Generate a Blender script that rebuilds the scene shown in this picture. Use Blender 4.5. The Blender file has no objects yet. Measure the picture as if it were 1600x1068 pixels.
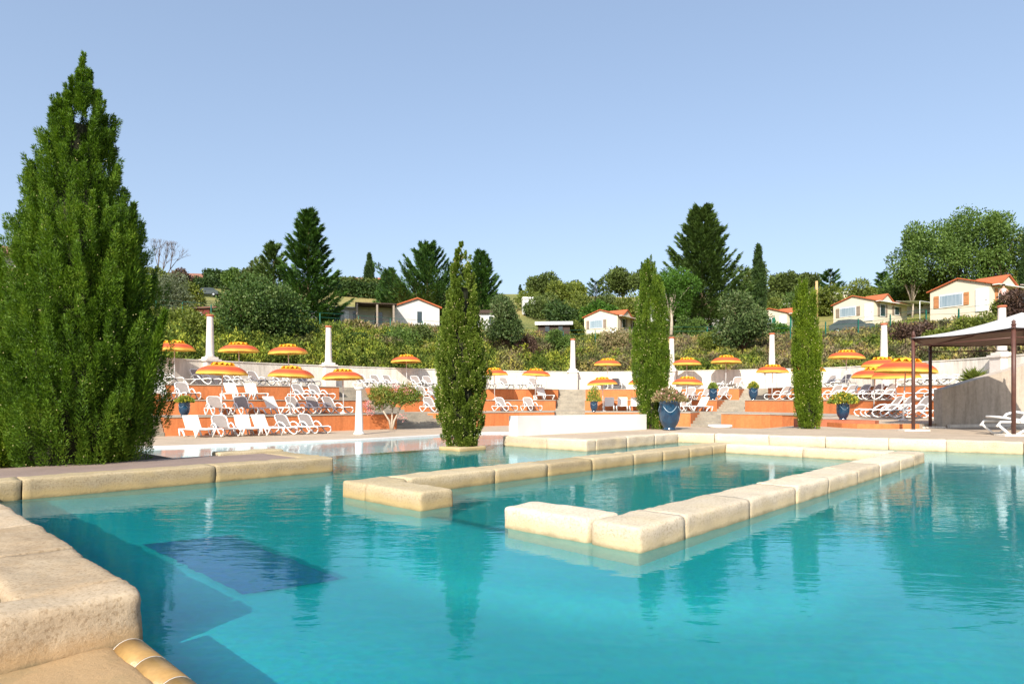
import bpy, bmesh, math, random
import numpy as np
from mathutils import Vector, Matrix, noise
random.seed(11)
rng = np.random.default_rng(11)
scene = bpy.context.scene
COL = scene.collection
R = math.radians

# ------------------------------------------------------------------ camera, sky, sun, exposure
EYE = 1.02
cam_d = bpy.data.cameras.new('camera')
cam_d.sensor_width = 36.0
cam_d.lens = 22.5
cam_d.shift_y = 0.0569
cam_d.clip_start = 0.05
cam_d.clip_end = 3000.0
cam = bpy.data.objects.new('camera', cam_d)
cam.location = (0, 0, EYE)
cam.rotation_euler = (R(90), 0, 0)
COL.objects.link(cam)
scene.camera = cam

SUN_EL = R(35)
SUN_DIR = Vector((-0.32 * math.cos(SUN_EL), -0.947 * math.cos(SUN_EL), math.sin(SUN_EL))).normalized()
world = bpy.data.worlds.new('World')
scene.world = world
world.use_nodes = True
wn = world.node_tree
wn.nodes.clear()
w_out = wn.nodes.new('ShaderNodeOutputWorld')
w_bg = wn.nodes.new('ShaderNodeBackground')
w_sky = wn.nodes.new('ShaderNodeTexSky')
w_sky.sky_type = 'NISHITA'
w_sky.sun_disc = False
w_sky.sun_elevation = SUN_EL
w_sky.sun_rotation = math.atan2(SUN_DIR.x, SUN_DIR.y)
w_sky.air_density = 1.0
w_sky.dust_density = 2.2
w_sky.ozone_density = 1.3
w_bg.inputs['Strength'].default_value = 0.15
w_gm = wn.nodes.new('ShaderNodeGamma')          # hazier, flatter sky than the clear-air model gives
w_gm.inputs[1].default_value = 0.60
w_tn = wn.nodes.new('ShaderNodeMix'); w_tn.data_type = 'RGBA'; w_tn.blend_type = 'MULTIPLY'
w_tn.inputs[0].default_value = 1.0
w_tn.inputs[7].default_value = (1.10, 1.18, 1.31, 1)
wn.links.new(w_sky.outputs[0], w_gm.inputs[0])
wn.links.new(w_gm.outputs[0], w_tn.inputs[6])
wn.links.new(w_tn.outputs[2], w_bg.inputs[0])
wn.links.new(w_bg.outputs[0], w_out.inputs[0])

sun_d = bpy.data.lights.new('sun', 'SUN')
sun_d.energy = 3.6
sun_d.angle = R(0.53)
sun_d.color = (1.0, 0.93, 0.82)
sun = bpy.data.objects.new('sun', sun_d)
sun.rotation_euler = (-SUN_DIR).to_track_quat('-Z', 'Y').to_euler()
sun.location = (-20, -30, 40)
COL.objects.link(sun)

scene.view_settings.view_transform = 'Standard'
scene.view_settings.look = 'None'
scene.view_settings.exposure = 1.0
scene.view_settings.gamma = 1.0
scene.cycles.max_bounces = 10
scene.cycles.transparent_max_bounces = 16
scene.cycles.diffuse_bounces = 3
scene.cycles.glossy_bounces = 3
scene.cycles.caustics_reflective = False
scene.cycles.caustics_refractive = False

# ------------------------------------------------------------------ plan helpers
U = (0.689, 0.7248)          # pool axes
V = (-0.7248, 0.689)
O = (0.854, 4.27)
def ST(s, t):
    return (O[0] + s * U[0] + t * V[0], O[1] + s * U[1] + t * V[1])
def XD(x, D):                # bearing of a sight line and its distance
    return ((x - 800) / 1000.0 * D, D)
Z_LOW, Z_T1, Z_T2, Z_T3, Z_WALL, Z_DECK, Z_POD = -0.43, 0.36, 1.05, 1.82, 3.22, 0.22, 0.33

# ------------------------------------------------------------------ material helpers
def _new(name):
    m = bpy.data.materials.new(name)
    m.use_nodes = True
    nt = m.node_tree
    return m, nt, nt.nodes['Principled BSDF']
def _coord(nt, obj=True, scale=(1, 1, 1)):
    tc = nt.nodes.new('ShaderNodeTexCoord')
    mp = nt.nodes.new('ShaderNodeMapping')
    mp.inputs['Scale'].default_value = scale
    nt.links.new(tc.outputs['Object' if obj else 'Generated'], mp.inputs[0])
    return mp.outputs[0]
def _noise(nt, vec, scale, detail=4, rough=0.6, dist=0.0):
    n = nt.nodes.new('ShaderNodeTexNoise')
    n.inputs['Scale'].default_value = scale
    n.inputs['Detail'].default_value = detail
    n.inputs['Roughness'].default_value = rough
    n.inputs['Distortion'].default_value = dist
    nt.links.new(vec, n.inputs['Vector'])
    return n.outputs['Fac']
def _ramp(nt, fac, stops, interp='LINEAR'):
    r = nt.nodes.new('ShaderNodeValToRGB')
    r.color_ramp.interpolation = interp
    e = r.color_ramp.elements
    while len(e) > 1:
        e.remove(e[-1])
    e[0].position = stops[0][0]
    e[0].color = (*stops[0][1], 1)
    for p, c in stops[1:]:
        k = e.new(p)
        k.color = (*c, 1)
    nt.links.new(fac, r.inputs[0])
    return r.outputs[0]
def _mix(nt, fac, a, b, mode='MIX'):
    n = nt.nodes.new('ShaderNodeMix')
    n.data_type = 'RGBA'
    n.blend_type = mode
    for k, v in ((0, fac), (6, a), (7, b)):
        if isinstance(v, (int, float)):
            n.inputs[k].default_value = v
        elif isinstance(v, tuple):
            n.inputs[k].default_value = (*v, 1)
        else:
            nt.links.new(v, n.inputs[k])
    return n.outputs[2]
def _bump(nt, h, strength, dist):
    b = nt.nodes.new('ShaderNodeBump')
    b.inputs['Strength'].default_value = strength
    b.inputs['Distance'].default_value = dist
    nt.links.new(h, b.inputs['Height'])
    return b.outputs[0]

def mat(name, c1, c2=None, scale=3.0, rough=0.7, bump=0.0, bscale=40.0, spec=0.3, metal=0.0,
        fine=None, coat=0.0, aniso=(1, 1, 1), streak=0.0):
    m, nt, p = _new(name)
    vec = _coord(nt, scale=aniso)
    if c2 is None:
        c2 = tuple(x * 0.82 for x in c1)
    f = _noise(nt, vec, scale, 5, 0.62)
    col = _ramp(nt, f, [(0.33, c1), (0.68, c2)])
    if fine:
        g = _noise(nt, vec, fine, 3, 0.7)
        col = _mix(nt, 0.45, col, _ramp(nt, g, [(0.3, (0.55, 0.55, 0.55)), (0.7, (1, 1, 1))]), 'MULTIPLY')
    if streak:      # rain runs and worn patches
        w = _noise(nt, _coord(nt, scale=(2.6, 2.6, 0.35)), 1.4, 5, 0.7, 0.3)
        col = _mix(nt, streak, col, _ramp(nt, w, [(0.36, (0.50, 0.47, 0.43)), (0.52, (1, 1, 1)), (0.70, (1.12, 1.10, 1.08))]), 'MULTIPLY')
    nt.links.new(col, p.inputs['Base Color'])
    p.inputs['Roughness'].default_value = rough
    p.inputs['Specular IOR Level'].default_value = spec
    p.inputs['Metallic'].default_value = metal
    p.inputs['Coat Weight'].default_value = coat
    p.inputs['Coat Roughness'].default_value = 0.1
    if bump:
        h = _noise(nt, vec, bscale, 6, 0.7)
        nt.links.new(_bump(nt, h, bump, 0.02), p.inputs['Normal'])
    return m

def leaf_mat(name, cols, trans=0.3, nscale=0.8, rnd=0.6, rough=0.55):
    """colour differs leaf by leaf (per mesh island) and in broad patches"""
    m, nt, p = _new(name)
    geo = nt.nodes.new('ShaderNodeNewGeometry')
    vec = _coord(nt)
    f = _noise(nt, vec, nscale, 4, 0.6)
    ma = nt.nodes.new('ShaderNodeMath'); ma.operation = 'MULTIPLY_ADD'
    ma.inputs[1].default_value = rnd
    nt.links.new(geo.outputs['Random Per Island'], ma.inputs[0])
    mb = nt.nodes.new('ShaderNodeMath'); mb.operation = 'MULTIPLY_ADD'
    mb.inputs[1].default_value = 1.6
    mb.inputs[2].default_value = -0.3 - rnd / 2
    nt.links.new(f, mb.inputs[0])
    nt.links.new(mb.outputs[0], ma.inputs[2])
    n = len(cols)
    col = _ramp(nt, ma.outputs[0], [(0.05 + 0.9 * i / (n - 1), c) for i, c in enumerate(cols)])
    nt.links.new(col, p.inputs['Base Color'])
    p.inputs['Roughness'].default_value = rough
    p.inputs['Specular IOR Level'].default_value = 0.25
    tr = nt.nodes.new('ShaderNodeBsdfTranslucent')
    tc = _mix(nt, 1.0, col, (1.15, 1.2, 0.55), 'MULTIPLY')
    nt.links.new(tc, tr.inputs[0])
    mx = nt.nodes.new('ShaderNodeMixShader')
    mx.inputs[0].default_value = trans
    nt.links.new(p.outputs[0], mx.inputs[1])
    nt.links.new(tr.outputs[0], mx.inputs[2])
    nt.links.new(mx.outputs[0], nt.nodes['Material Output'].inputs[0])
    return m

# stone with golden staining near the water line and darker veins
def stone_mat(name, base, dark, stain, water=True):
    m, nt, p = _new(name)
    vec = _coord(nt)
    f = _noise(nt, vec, 2.2, 6, 0.65, 0.6)
    col = _ramp(nt, f, [(0.30, base), (0.55, tuple(0.5 * (a + b) for a, b in zip(base, dark))), (0.78, dark)])
    oi = nt.nodes.new('ShaderNodeObjectInfo')
    col = _mix(nt, 1.0, col, _ramp(nt, oi.outputs['Random'], [(0.0, (0.80, 0.76, 0.70)), (0.5, (1.0, 0.98, 0.95)), (1.0, (1.08, 1.07, 1.06))]), 'MULTIPLY')
    pits = _noise(nt, vec, 55, 3, 0.75)
    col = _mix(nt, 0.5, col, _ramp(nt, pits, [(0.36, (0.45, 0.37, 0.27)), (0.50, (1, 1, 1))]), 'MULTIPLY')
    st = _ramp(nt, _noise(nt, _coord(nt, scale=(1, 1, 3)), 1.6, 5, 0.7, 1.2), [(0.5, (0, 0, 0)), (0.72, (1, 1, 1))])
    if water:
        sx = nt.nodes.new('ShaderNodeSeparateXYZ')
        g = nt.nodes.new('ShaderNodeNewGeometry')
        nt.links.new(g.outputs['Position'], sx.inputs[0])
        mr = nt.nodes.new('ShaderNodeMapRange')
        mr.inputs[1].default_value = -0.01; mr.inputs[2].default_value = 0.055
        mr.inputs[3].default_value = 0.80; mr.inputs[4].default_value = 0.0
        wz = nt.nodes.new('ShaderNodeMath'); wz.operation = 'MULTIPLY_ADD'; wz.inputs[1].default_value = -0.11
        nt.links.new(_noise(nt, vec, 3.5, 5, 0.75), wz.inputs[0]); nt.links.new(sx.outputs[2], wz.inputs[2])
        nt.links.new(wz.outputs[0], mr.inputs[0])
        col = _mix(nt, mr.outputs[0], col, stain)
        scum = nt.nodes.new('ShaderNodeMapRange')
        scum.inputs[1].default_value = -0.055; scum.inputs[2].default_value = -0.025
        scum.inputs[3].default_value = 0.6; scum.inputs[4].default_value = 0.0
        nt.links.new(wz.outputs[0], scum.inputs[0])
        col = _mix(nt, scum.outputs[0], col, (0.22, 0.19, 0.10))
    col = _mix(nt, 0.0, col, stain)
    mm = nt.nodes.new('ShaderNodeMath'); mm.operation = 'MULTIPLY'; mm.inputs[1].default_value = 0.45
    nt.links.new(st, mm.inputs[0])
    col = _mix(nt, mm.outputs[0], col, stain)
    nt.links.new(col, p.inputs['Base Color'])
    p.inputs['Roughness'].default_value = 0.85
    p.inputs['Specular IOR Level'].default_value = 0.2
    h1 = _noise(nt, vec, 48, 6, 0.8)
    nt.links.new(_bump(nt, h1, 0.55, 0.014), p.inputs['Normal'])
    return m

M = {}
M['stone'] = stone_mat('pale_limestone', (0.68, 0.61, 0.49), (0.58, 0.50, 0.37), (0.60, 0.49, 0.29))
M['stone_near'] = stone_mat('sandy_limestone', (0.56, 0.46, 0.33), (0.38, 0.28, 0.18), (0.45, 0.29, 0.14))
M['stone_shaded'] = stone_mat('shaded_limestone', (0.52, 0.44, 0.30), (0.44, 0.36, 0.22), (0.48, 0.36, 0.16))  # darker copy of the pale limestone; shade is put into its colour
M['deck'] = mat('beige_concrete', (0.56, 0.44, 0.32), (0.44, 0.35, 0.255), 0.9, 0.85, 0.25, 60, fine=12)
M['deck_brown'] = mat('mauve_brown_paving', (0.33, 0.245, 0.205), (0.26, 0.195, 0.165), 2.0, 0.85, 0.3, 60, fine=30)
M['orange'] = mat('orange_render', (0.66, 0.225, 0.080), (0.59, 0.185, 0.062), 1.1, 0.9, 0.25, 30, fine=9, streak=0.3)
M['tread'] = mat('terrace_concrete', (0.46, 0.41, 0.33), (0.36, 0.32, 0.26), 1.5, 0.9, 0.3, 40, fine=14)
M['steps'] = mat('grey_step_stone', (0.42, 0.37, 0.29), (0.28, 0.25, 0.20), 1.6, 0.9, 0.3, 40, fine=12)
M['white_wall'] = mat('white_render', (0.82, 0.76, 0.67), (0.72, 0.66, 0.57), 0.7, 0.9, 0.15, 25, fine=6, aniso=(1, 1, 0.3), streak=0.35)
M['white_paint'] = mat('white_paint', (0.84, 0.82, 0.78), (0.76, 0.74, 0.70), 2.0, 0.6, 0.05, 30)
M['column'] = mat('cream_column', (0.74, 0.68, 0.62), (0.66, 0.58, 0.52), 2.0, 0.8, 0.2, 25)
M['terracotta'] = mat('terracotta', (0.50, 0.16, 0.08), (0.38, 0.12, 0.065), 5, 0.85, 0.2, 40)
M['stucco'] = mat('grey_beige_stucco', (0.58, 0.49, 0.39), (0.50, 0.42, 0.34), 0.8, 0.9, 0.3, 40, fine=9, streak=0.45)
M['bullnose'] = mat('ochre_bullnose_tile', (0.46, 0.28, 0.10), (0.38, 0.22, 0.07), 7, 0.35, 0.15, 60, spec=0.5, fine=40)
M['pool_tile'] = mat('pale_mosaic', (0.20, 0.30, 0.24), (0.13, 0.26, 0.22), 12, 0.5, 0.05, 50)
M['grate'] = mat('dark_grate', (0.05, 0.055, 0.065), None, 10, 0.5, metal=0.4)
M['plastic'] = mat('white_resin', (0.84, 0.83, 0.81), (0.78, 0.77, 0.75), 4, 0.38, spec=0.5)
M['taupe'] = mat('taupe_sling', (0.33, 0.285, 0.255), (0.29, 0.25, 0.225), 5, 0.75, 0.1, 200)
M['white_sling'] = mat('white_sling', (0.76, 0.74, 0.67), (0.68, 0.66, 0.60), 5, 0.7, 0.1, 200)
M['blue_sling'] = mat('pale_blue_sling', (0.45, 0.52, 0.62), (0.38, 0.45, 0.55), 5, 0.7, 0.1, 200)
M['pole'] = mat('grey_white_metal', (0.70, 0.69, 0.67), None, 8, 0.4, spec=0.5)
M['brown_metal'] = mat('brown_painted_metal', (0.115, 0.05, 0.035), (0.085, 0.035, 0.028), 9, 0.45, spec=0.4)
M['ceramic'] = mat('blue_glazed_ceramic', (0.005, 0.050, 0.105), (0.004, 0.024, 0.060), 5, 0.18, 0.1, 20, spec=0.6, coat=0.5)
M['soil'] = mat('dry_soil', (0.13, 0.085, 0.05), (0.08, 0.05, 0.03), 4, 0.95, 0.6, 30)
M['bark'] = mat('brown_bark', (0.16, 0.10, 0.065), (0.09, 0.06, 0.04), 8, 0.95, 0.7, 30, aniso=(3, 3, 0.6))
M['pale_bark'] = mat('pale_bark', (0.50, 0.42, 0.33), (0.38, 0.31, 0.24), 8, 0.9, 0.5, 30)
M['cream_wall'] = mat('cream_cladding', (0.68, 0.60, 0.47), (0.64, 0.56, 0.44), 1.0, 0.8, 0.1, 20)
M['grey_wall'] = mat('pale_grey_cladding', (0.58, 0.56, 0.54), (0.52, 0.50, 0.49), 1.0, 0.8, 0.1, 20)
M['white_trim'] = mat('white_trim', (0.82, 0.82, 0.80), None, 3, 0.5)
M['roof'] = mat('orange_roof_tiles', (0.60, 0.165, 0.065), (0.46, 0.12, 0.05), 3, 0.85, 0.6, 9, fine=8, aniso=(1, 3, 1))
M['old_roof'] = mat('brown_roof_tiles', (0.34, 0.16, 0.10), (0.25, 0.12, 0.08), 3, 0.85, 0.6, 9, fine=8)
M['red_wall'] = mat('dark_red_wall', (0.16, 0.035, 0.028), None, 2, 0.8)
M['curtain'] = mat('window_with_curtain', (0.36, 0.43, 0.48), (0.16, 0.23, 0.29), 9, 0.25, aniso=(1, 1, 0.05), spec=0.6)
M['dark_glass'] = mat('dark_window_glass', (0.03, 0.05, 0.055), (0.015, 0.025, 0.03), 3, 0.08, spec=0.8)
M['shutter_orange'] = mat('orange_brown_shutter', (0.50, 0.22, 0.09), None, 6, 0.7)
M['shutter_brown'] = mat('grey_brown_shutter', (0.27, 0.21, 0.16), None, 6, 0.7)
M['shutter_green'] = mat('green_shutter', (0.015, 0.23, 0.15), None, 6, 0.6)
M['fence'] = mat('green_fence_paint', (0.01, 0.12, 0.085), None, 6, 0.5)
M['wood'] = mat('weathered_wood', (0.36, 0.30, 0.24), (0.26, 0.21, 0.17), 6, 0.85, 0.4, 20)
M['dark_wood'] = mat('dark_pergola_wood', (0.07, 0.045, 0.035), None, 6, 0.8)
M['pole_wood'] = mat('tan_pole', (0.55, 0.36, 0.17), None, 6, 0.8)
M['car_paint'] = mat('dark_car_paint', (0.03, 0.05, 0.05), None, 4, 0.35, spec=0.5, coat=0.3)
M['car_light'] = mat('silver_car_paint', (0.42, 0.46, 0.50), None, 4, 0.3, spec=0.6, coat=0.8)
M['rubber'] = mat('black_rubber', (0.02, 0.02, 0.02), None, 6, 0.8)
M['skin'] = mat('skin', (0.50, 0.28, 0.18), None, 6, 0.6)
M['pink_cloth'] = mat('pale_pink_shirt', (0.75, 0.55, 0.52), None, 6, 0.8)
M['hair'] = mat('dark_hair', (0.03, 0.02, 0.015), None, 6, 0.6)
M['blue_mat'] = None
M['seed'] = mat('yellow_seed_cones', (0.50, 0.44, 0.16), (0.42, 0.38, 0.2), 6, 0.8)
# leaves
M['cyp_big'] = leaf_mat('cypress_leaf', [(0.025, 0.055, 0.006), (0.07, 0.145, 0.010), (0.13, 0.235, 0.018), (0.22, 0.31, 0.035)], 0.30, 2.2)
M['cyp_mid'] = leaf_mat('mottled_cypress_leaf', [(0.055, 0.09, 0.012), (0.12, 0.185, 0.022), (0.20, 0.28, 0.038), (0.30, 0.37, 0.07)], 0.28, 2.6)
M['cyp_deep'] = leaf_mat('fresh_cypress_leaf', [(0.03, 0.065, 0.006), (0.09, 0.16, 0.014), (0.16, 0.25, 0.024), (0.25, 0.33, 0.035)], 0.30, 3.0)
M['cyp_lime'] = leaf_mat('bright_cypress_leaf', [(0.05, 0.09, 0.008), (0.11, 0.18, 0.012), (0.18, 0.27, 0.02), (0.27, 0.35, 0.03)], 0.30, 2.2)
M['cyp_far'] = leaf_mat('dark_cypress_leaf', [(0.030, 0.062, 0.020), (0.055, 0.10, 0.03), (0.08, 0.14, 0.035)], 0.2, 0.8)
M['conifer'] = leaf_mat('conifer_leaf', [(0.016, 0.042, 0.012), (0.035, 0.085, 0.018), (0.065, 0.14, 0.024), (0.10, 0.19, 0.03)], 0.22, 0.5)
M['conifer2'] = leaf_mat('olive_conifer_leaf', [(0.028, 0.052, 0.014), (0.055, 0.095, 0.022), (0.085, 0.145, 0.03), (0.12, 0.19, 0.04)], 0.22, 0.4)
M['pitto'] = leaf_mat('pittosporum_leaf', [(0.03, 0.055, 0.018), (0.065, 0.11, 0.03), (0.11, 0.16, 0.05), (0.28, 0.29, 0.15)], 0.22, 0.5)
M['bigbush'] = leaf_mat('dark_bush_leaf', [(0.02, 0.045, 0.010), (0.05, 0.10, 0.02), (0.09, 0.155, 0.035), (0.20, 0.25, 0.09)], 0.25, 0.6)
M['pine'] = leaf_mat('pine_leaf', [(0.030, 0.075, 0.010), (0.07, 0.16, 0.018), (0.12, 0.25, 0.03)], 0.25, 0.35)
M['olivegreen'] = leaf_mat('olive_pine_leaf', [(0.06, 0.08, 0.022), (0.10, 0.14, 0.035), (0.16, 0.21, 0.05)], 0.25, 0.3)
M['yellowgreen'] = leaf_mat('yellow_green_leaf', [(0.08, 0.11, 0.02), (0.16, 0.20, 0.035), (0.24, 0.27, 0.05)], 0.3, 0.4)
M['decid'] = leaf_mat('poplar_leaf', [(0.045, 0.085, 0.024), (0.09, 0.155, 0.035), (0.15, 0.235, 0.05), (0.20, 0.29, 0.08)], 0.35, 0.35)
M['olive'] = leaf_mat('silver_olive_leaf', [(0.10, 0.13, 0.07), (0.17, 0.20, 0.12), (0.26, 0.29, 0.19)], 0.25, 0.5)
M['purple'] = leaf_mat('purple_brown_leaf', [(0.06, 0.035, 0.03), (0.10, 0.06, 0.045), (0.14, 0.09, 0.05)], 0.2, 0.5)
M['hedge'] = leaf_mat('hedge_leaf', [(0.02, 0.045, 0.012), (0.045, 0.085, 0.02), (0.075, 0.125, 0.03)], 0.2, 0.5)
M['oleander'] = leaf_mat('oleander_leaf', [(0.06, 0.13, 0.02), (0.13, 0.22, 0.035), (0.24, 0.25, 0.05), (0.42, 0.25, 0.08)], 0.3, 1.2)
M['flower_pink'] = leaf_mat('pink_petals', [(0.55, 0.12, 0.16), (0.70, 0.30, 0.30), (0.75, 0.55, 0.5)], 0.3, 2)
M['flower_yellow'] = leaf_mat('yellow_petals', [(0.45, 0.40, 0.04), (0.62, 0.50, 0.05), (0.55, 0.25, 0.03)], 0.3, 4)
M['pot_leaf'] = leaf_mat('pot_plant_leaf', [(0.09, 0.16, 0.03), (0.22, 0.30, 0.05), (0.40, 0.40, 0.10)], 0.3, 3)
M['dry'] = leaf_mat('dry_flower_leaf', [(0.14, 0.16, 0.05), (0.28, 0.24, 0.11), (0.42, 0.28, 0.18)], 0.3, 3)

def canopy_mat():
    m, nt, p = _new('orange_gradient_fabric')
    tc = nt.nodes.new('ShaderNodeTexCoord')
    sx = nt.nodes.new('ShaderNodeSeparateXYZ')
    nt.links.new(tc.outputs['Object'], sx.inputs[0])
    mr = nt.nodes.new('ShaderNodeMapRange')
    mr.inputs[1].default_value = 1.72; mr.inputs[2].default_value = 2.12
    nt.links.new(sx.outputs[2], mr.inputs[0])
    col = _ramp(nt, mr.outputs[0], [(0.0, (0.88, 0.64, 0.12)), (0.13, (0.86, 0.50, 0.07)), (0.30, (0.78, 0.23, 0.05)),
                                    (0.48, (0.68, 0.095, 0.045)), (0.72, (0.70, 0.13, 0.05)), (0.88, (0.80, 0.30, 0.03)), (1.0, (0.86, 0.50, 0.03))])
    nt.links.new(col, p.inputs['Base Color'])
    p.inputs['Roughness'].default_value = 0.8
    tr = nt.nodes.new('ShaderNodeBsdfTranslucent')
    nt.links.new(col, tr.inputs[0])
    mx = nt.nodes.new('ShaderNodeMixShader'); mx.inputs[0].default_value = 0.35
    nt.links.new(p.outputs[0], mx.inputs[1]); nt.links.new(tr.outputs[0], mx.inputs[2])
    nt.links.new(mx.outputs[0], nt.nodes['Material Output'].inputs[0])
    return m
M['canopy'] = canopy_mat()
M['ruffle'] = mat('yellow_fabric', (0.85, 0.50, 0.03), (0.80, 0.34, 0.02), 7, 0.8)

def water_mat(name, ripple, tint, absorb, dens, surf_tint=(1, 1, 1), milky=0.0):
    m = bpy.data.materials.new(name); m.use_nodes = True
    nt = m.node_tree; nt.nodes.clear()
    out = nt.nodes.new('ShaderNodeOutputMaterial')
    tr = nt.nodes.new('ShaderNodeBsdfTransparent'); tr.inputs[0].default_value = (*tint, 1)
    gl = nt.nodes.new('ShaderNodeBsdfGlossy'); gl.inputs['Roughness'].default_value = 0.015
    gl.inputs['Color'].default_value = (*surf_tint, 1)
    fr = nt.nodes.new('ShaderNodeFresnel'); fr.inputs[0].default_value = 1.33
    mx = nt.nodes.new('ShaderNodeMixShader')
    geo = nt.nodes.new('ShaderNodeNewGeometry')
    io = nt.nodes.new('ShaderNodeMapRange')      # same air-to-water reflectance for light crossing from either side
    io.inputs[3].default_value = 1.33; io.inputs[4].default_value = 1 / 1.33
    nt.links.new(geo.outputs['Backfacing'], io.inputs[0]); nt.links.new(io.outputs[0], fr.inputs[0])
    mp = nt.nodes.new('ShaderNodeMapping')
    mp.inputs['Rotation'].default_value = (0, 0, R(20))
    mp.inputs['Scale'].default_value = (0.55, 1.5, 1)
    nt.links.new(geo.outputs['Position'], mp.inputs[0])
    n1 = _noise(nt, mp.outputs[0], 4.5, 3, 0.55, 0.4)
    n2 = _noise(nt, mp.outputs[0], 15.0, 2, 0.5, 0.2)
    n3 = _noise(nt, mp.outputs[0], 0.35, 2, 0.5)
    mr = nt.nodes.new('ShaderNodeMapRange')
    mr.inputs[1].default_value = 0.38; mr.inputs[2].default_value = 0.62
    mr.inputs[3].default_value = 0.35; mr.inputs[4].default_value = 1.0
    nt.links.new(n3, mr.inputs[0])
    a = nt.nodes.new('ShaderNodeMath'); a.operation = 'MULTIPLY_ADD'; a.inputs[1].default_value = 0.22
    nt.links.new(n2, a.inputs[0]); nt.links.new(n1, a.inputs[2])
    b = nt.nodes.new('ShaderNodeMath'); b.operation = 'MULTIPLY'
    nt.links.new(a.outputs[0], b.inputs[0]); nt.links.new(mr.outputs[0], b.inputs[1])
    bp = _bump(nt, b.outputs[0], 1.0, ripple)
    nt.links.new(bp, gl.inputs['Normal'])
    nt.links.new(bp, fr.inputs['Normal'])
    nt.links.new(fr.outputs[0], mx.inputs[0])
    # light going down into the water is bent; light coming back up crosses the surface straight
    rf = nt.nodes.new('ShaderNodeBsdfRefraction'); rf.inputs['IOR'].default_value = 1.33
    rf.inputs['Roughness'].default_value = 0.0; rf.inputs['Color'].default_value = (*tint, 1)
    nt.links.new(bp, rf.inputs['Normal'])
    under = nt.nodes.new('ShaderNodeMixShader')
    nt.links.new(geo.outputs['Backfacing'], under.inputs[0])
    nt.links.new(rf.outputs[0], under.inputs[1]); nt.links.new(tr.outputs[0], under.inputs[2])
    nt.links.new(under.outputs[0], mx.inputs[1]); nt.links.new(gl.outputs[0], mx.inputs[2])
    nt.links.new(mx.outputs[0], out.inputs['Surface'])
    va = nt.nodes.new('ShaderNodeVolumeAbsorption')
    va.inputs['Color'].default_value = (*absorb, 1); va.inputs['Density'].default_value = dens
    if milky:
        vs_ = nt.nodes.new('ShaderNodeVolumeScatter')
        vs_.inputs['Color'].default_value = (0.0, 0.90, 0.99, 1); vs_.inputs['Density'].default_value = milky
        vs_.inputs['Anisotropy'].default_value = 0.3
        ad = nt.nodes.new('ShaderNodeAddShader')
        nt.links.new(va.outputs[0], ad.inputs[0]); nt.links.new(vs_.outputs[0], ad.inputs[1])
        nt.links.new(ad.outputs[0], out.inputs['Volume'])
    else:
        nt.links.new(va.outputs[0], out.inputs['Volume'])
    return m
M['water'] = water_mat('pool_water', 0.0045, (0.90, 0.99, 0.99), (0.0, 0.985, 0.995), 0.28, (0.70, 0.88, 0.98), 0.85)
M['low_water'] = water_mat('shallow_water', 0.003, (0.95, 0.99, 0.99), (0.3, 0.9, 0.92), 0.25)

def floor_mat():
    m, nt, p = _new('turquoise_mosaic')
    vec = _coord(nt)
    v = nt.nodes.new('ShaderNodeTexVoronoi'); v.inputs['Scale'].default_value = 34
    nt.links.new(vec, v.inputs['Vector'])
    f = _noise(nt, vec, 0.9, 4, 0.6)
    col = _ramp(nt, f, [(0.35, (0.003, 0.34, 0.40)), (0.65, (0.004, 0.40, 0.45))])
    col = _mix(nt, 0.10, col, v.outputs['Color'], 'OVERLAY')
    nt.links.new(col, p.inputs['Base Color'])
    p.inputs['Roughness'].default_value = 0.6
    return m
M['pool_floor'] = floor_mat()
def bluemat_mat():
    m, nt, p = _new('dark_blue_mosaic')
    vec = _coord(nt)
    v = nt.nodes.new('ShaderNodeTexVoronoi'); v.inputs['Scale'].default_value = 30
    nt.links.new(vec, v.inputs['Vector'])
    col = _mix(nt, 0.3, (0.006, 0.06, 0.20), v.outputs['Color'], 'OVERLAY')
    nt.links.new(col, p.inputs['Base Color']); p.inputs['Roughness'].default_value = 0.6
    return m
M['blue_mat'] = bluemat_mat()
M['low_floor'] = mat('pale_aqua_render', (0.26, 0.46, 0.49), (0.22, 0.41, 0.45), 1.2, 0.7)

def ground_mat():
    m, nt, p = _new('dry_grass_hillside')
    vec = _coord(nt)
    f = _noise(nt, vec, 0.06, 6, 0.65)
    col = _ramp(nt, f, [(0.34, (0.14, 0.17, 0.04)), (0.50, (0.27, 0.26, 0.075)), (0.66, (0.40, 0.31, 0.12))])
    g = _noise(nt, vec, 2.5, 5, 0.8)
    col = _mix(nt, 0.55, col, _ramp(nt, g, [(0.3, (0.45, 0.5, 0.4)), (0.7, (1.1, 1.05, 0.9))]), 'MULTIPLY')
    nt.links.new(col, p.inputs['Base Color'])
    p.inputs['Roughness'].default_value = 0.95
    nt.links.new(_bump(nt, g, 0.8, 0.3), p.inputs['Normal'])
    return m
M['ground'] = ground_mat()

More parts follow.
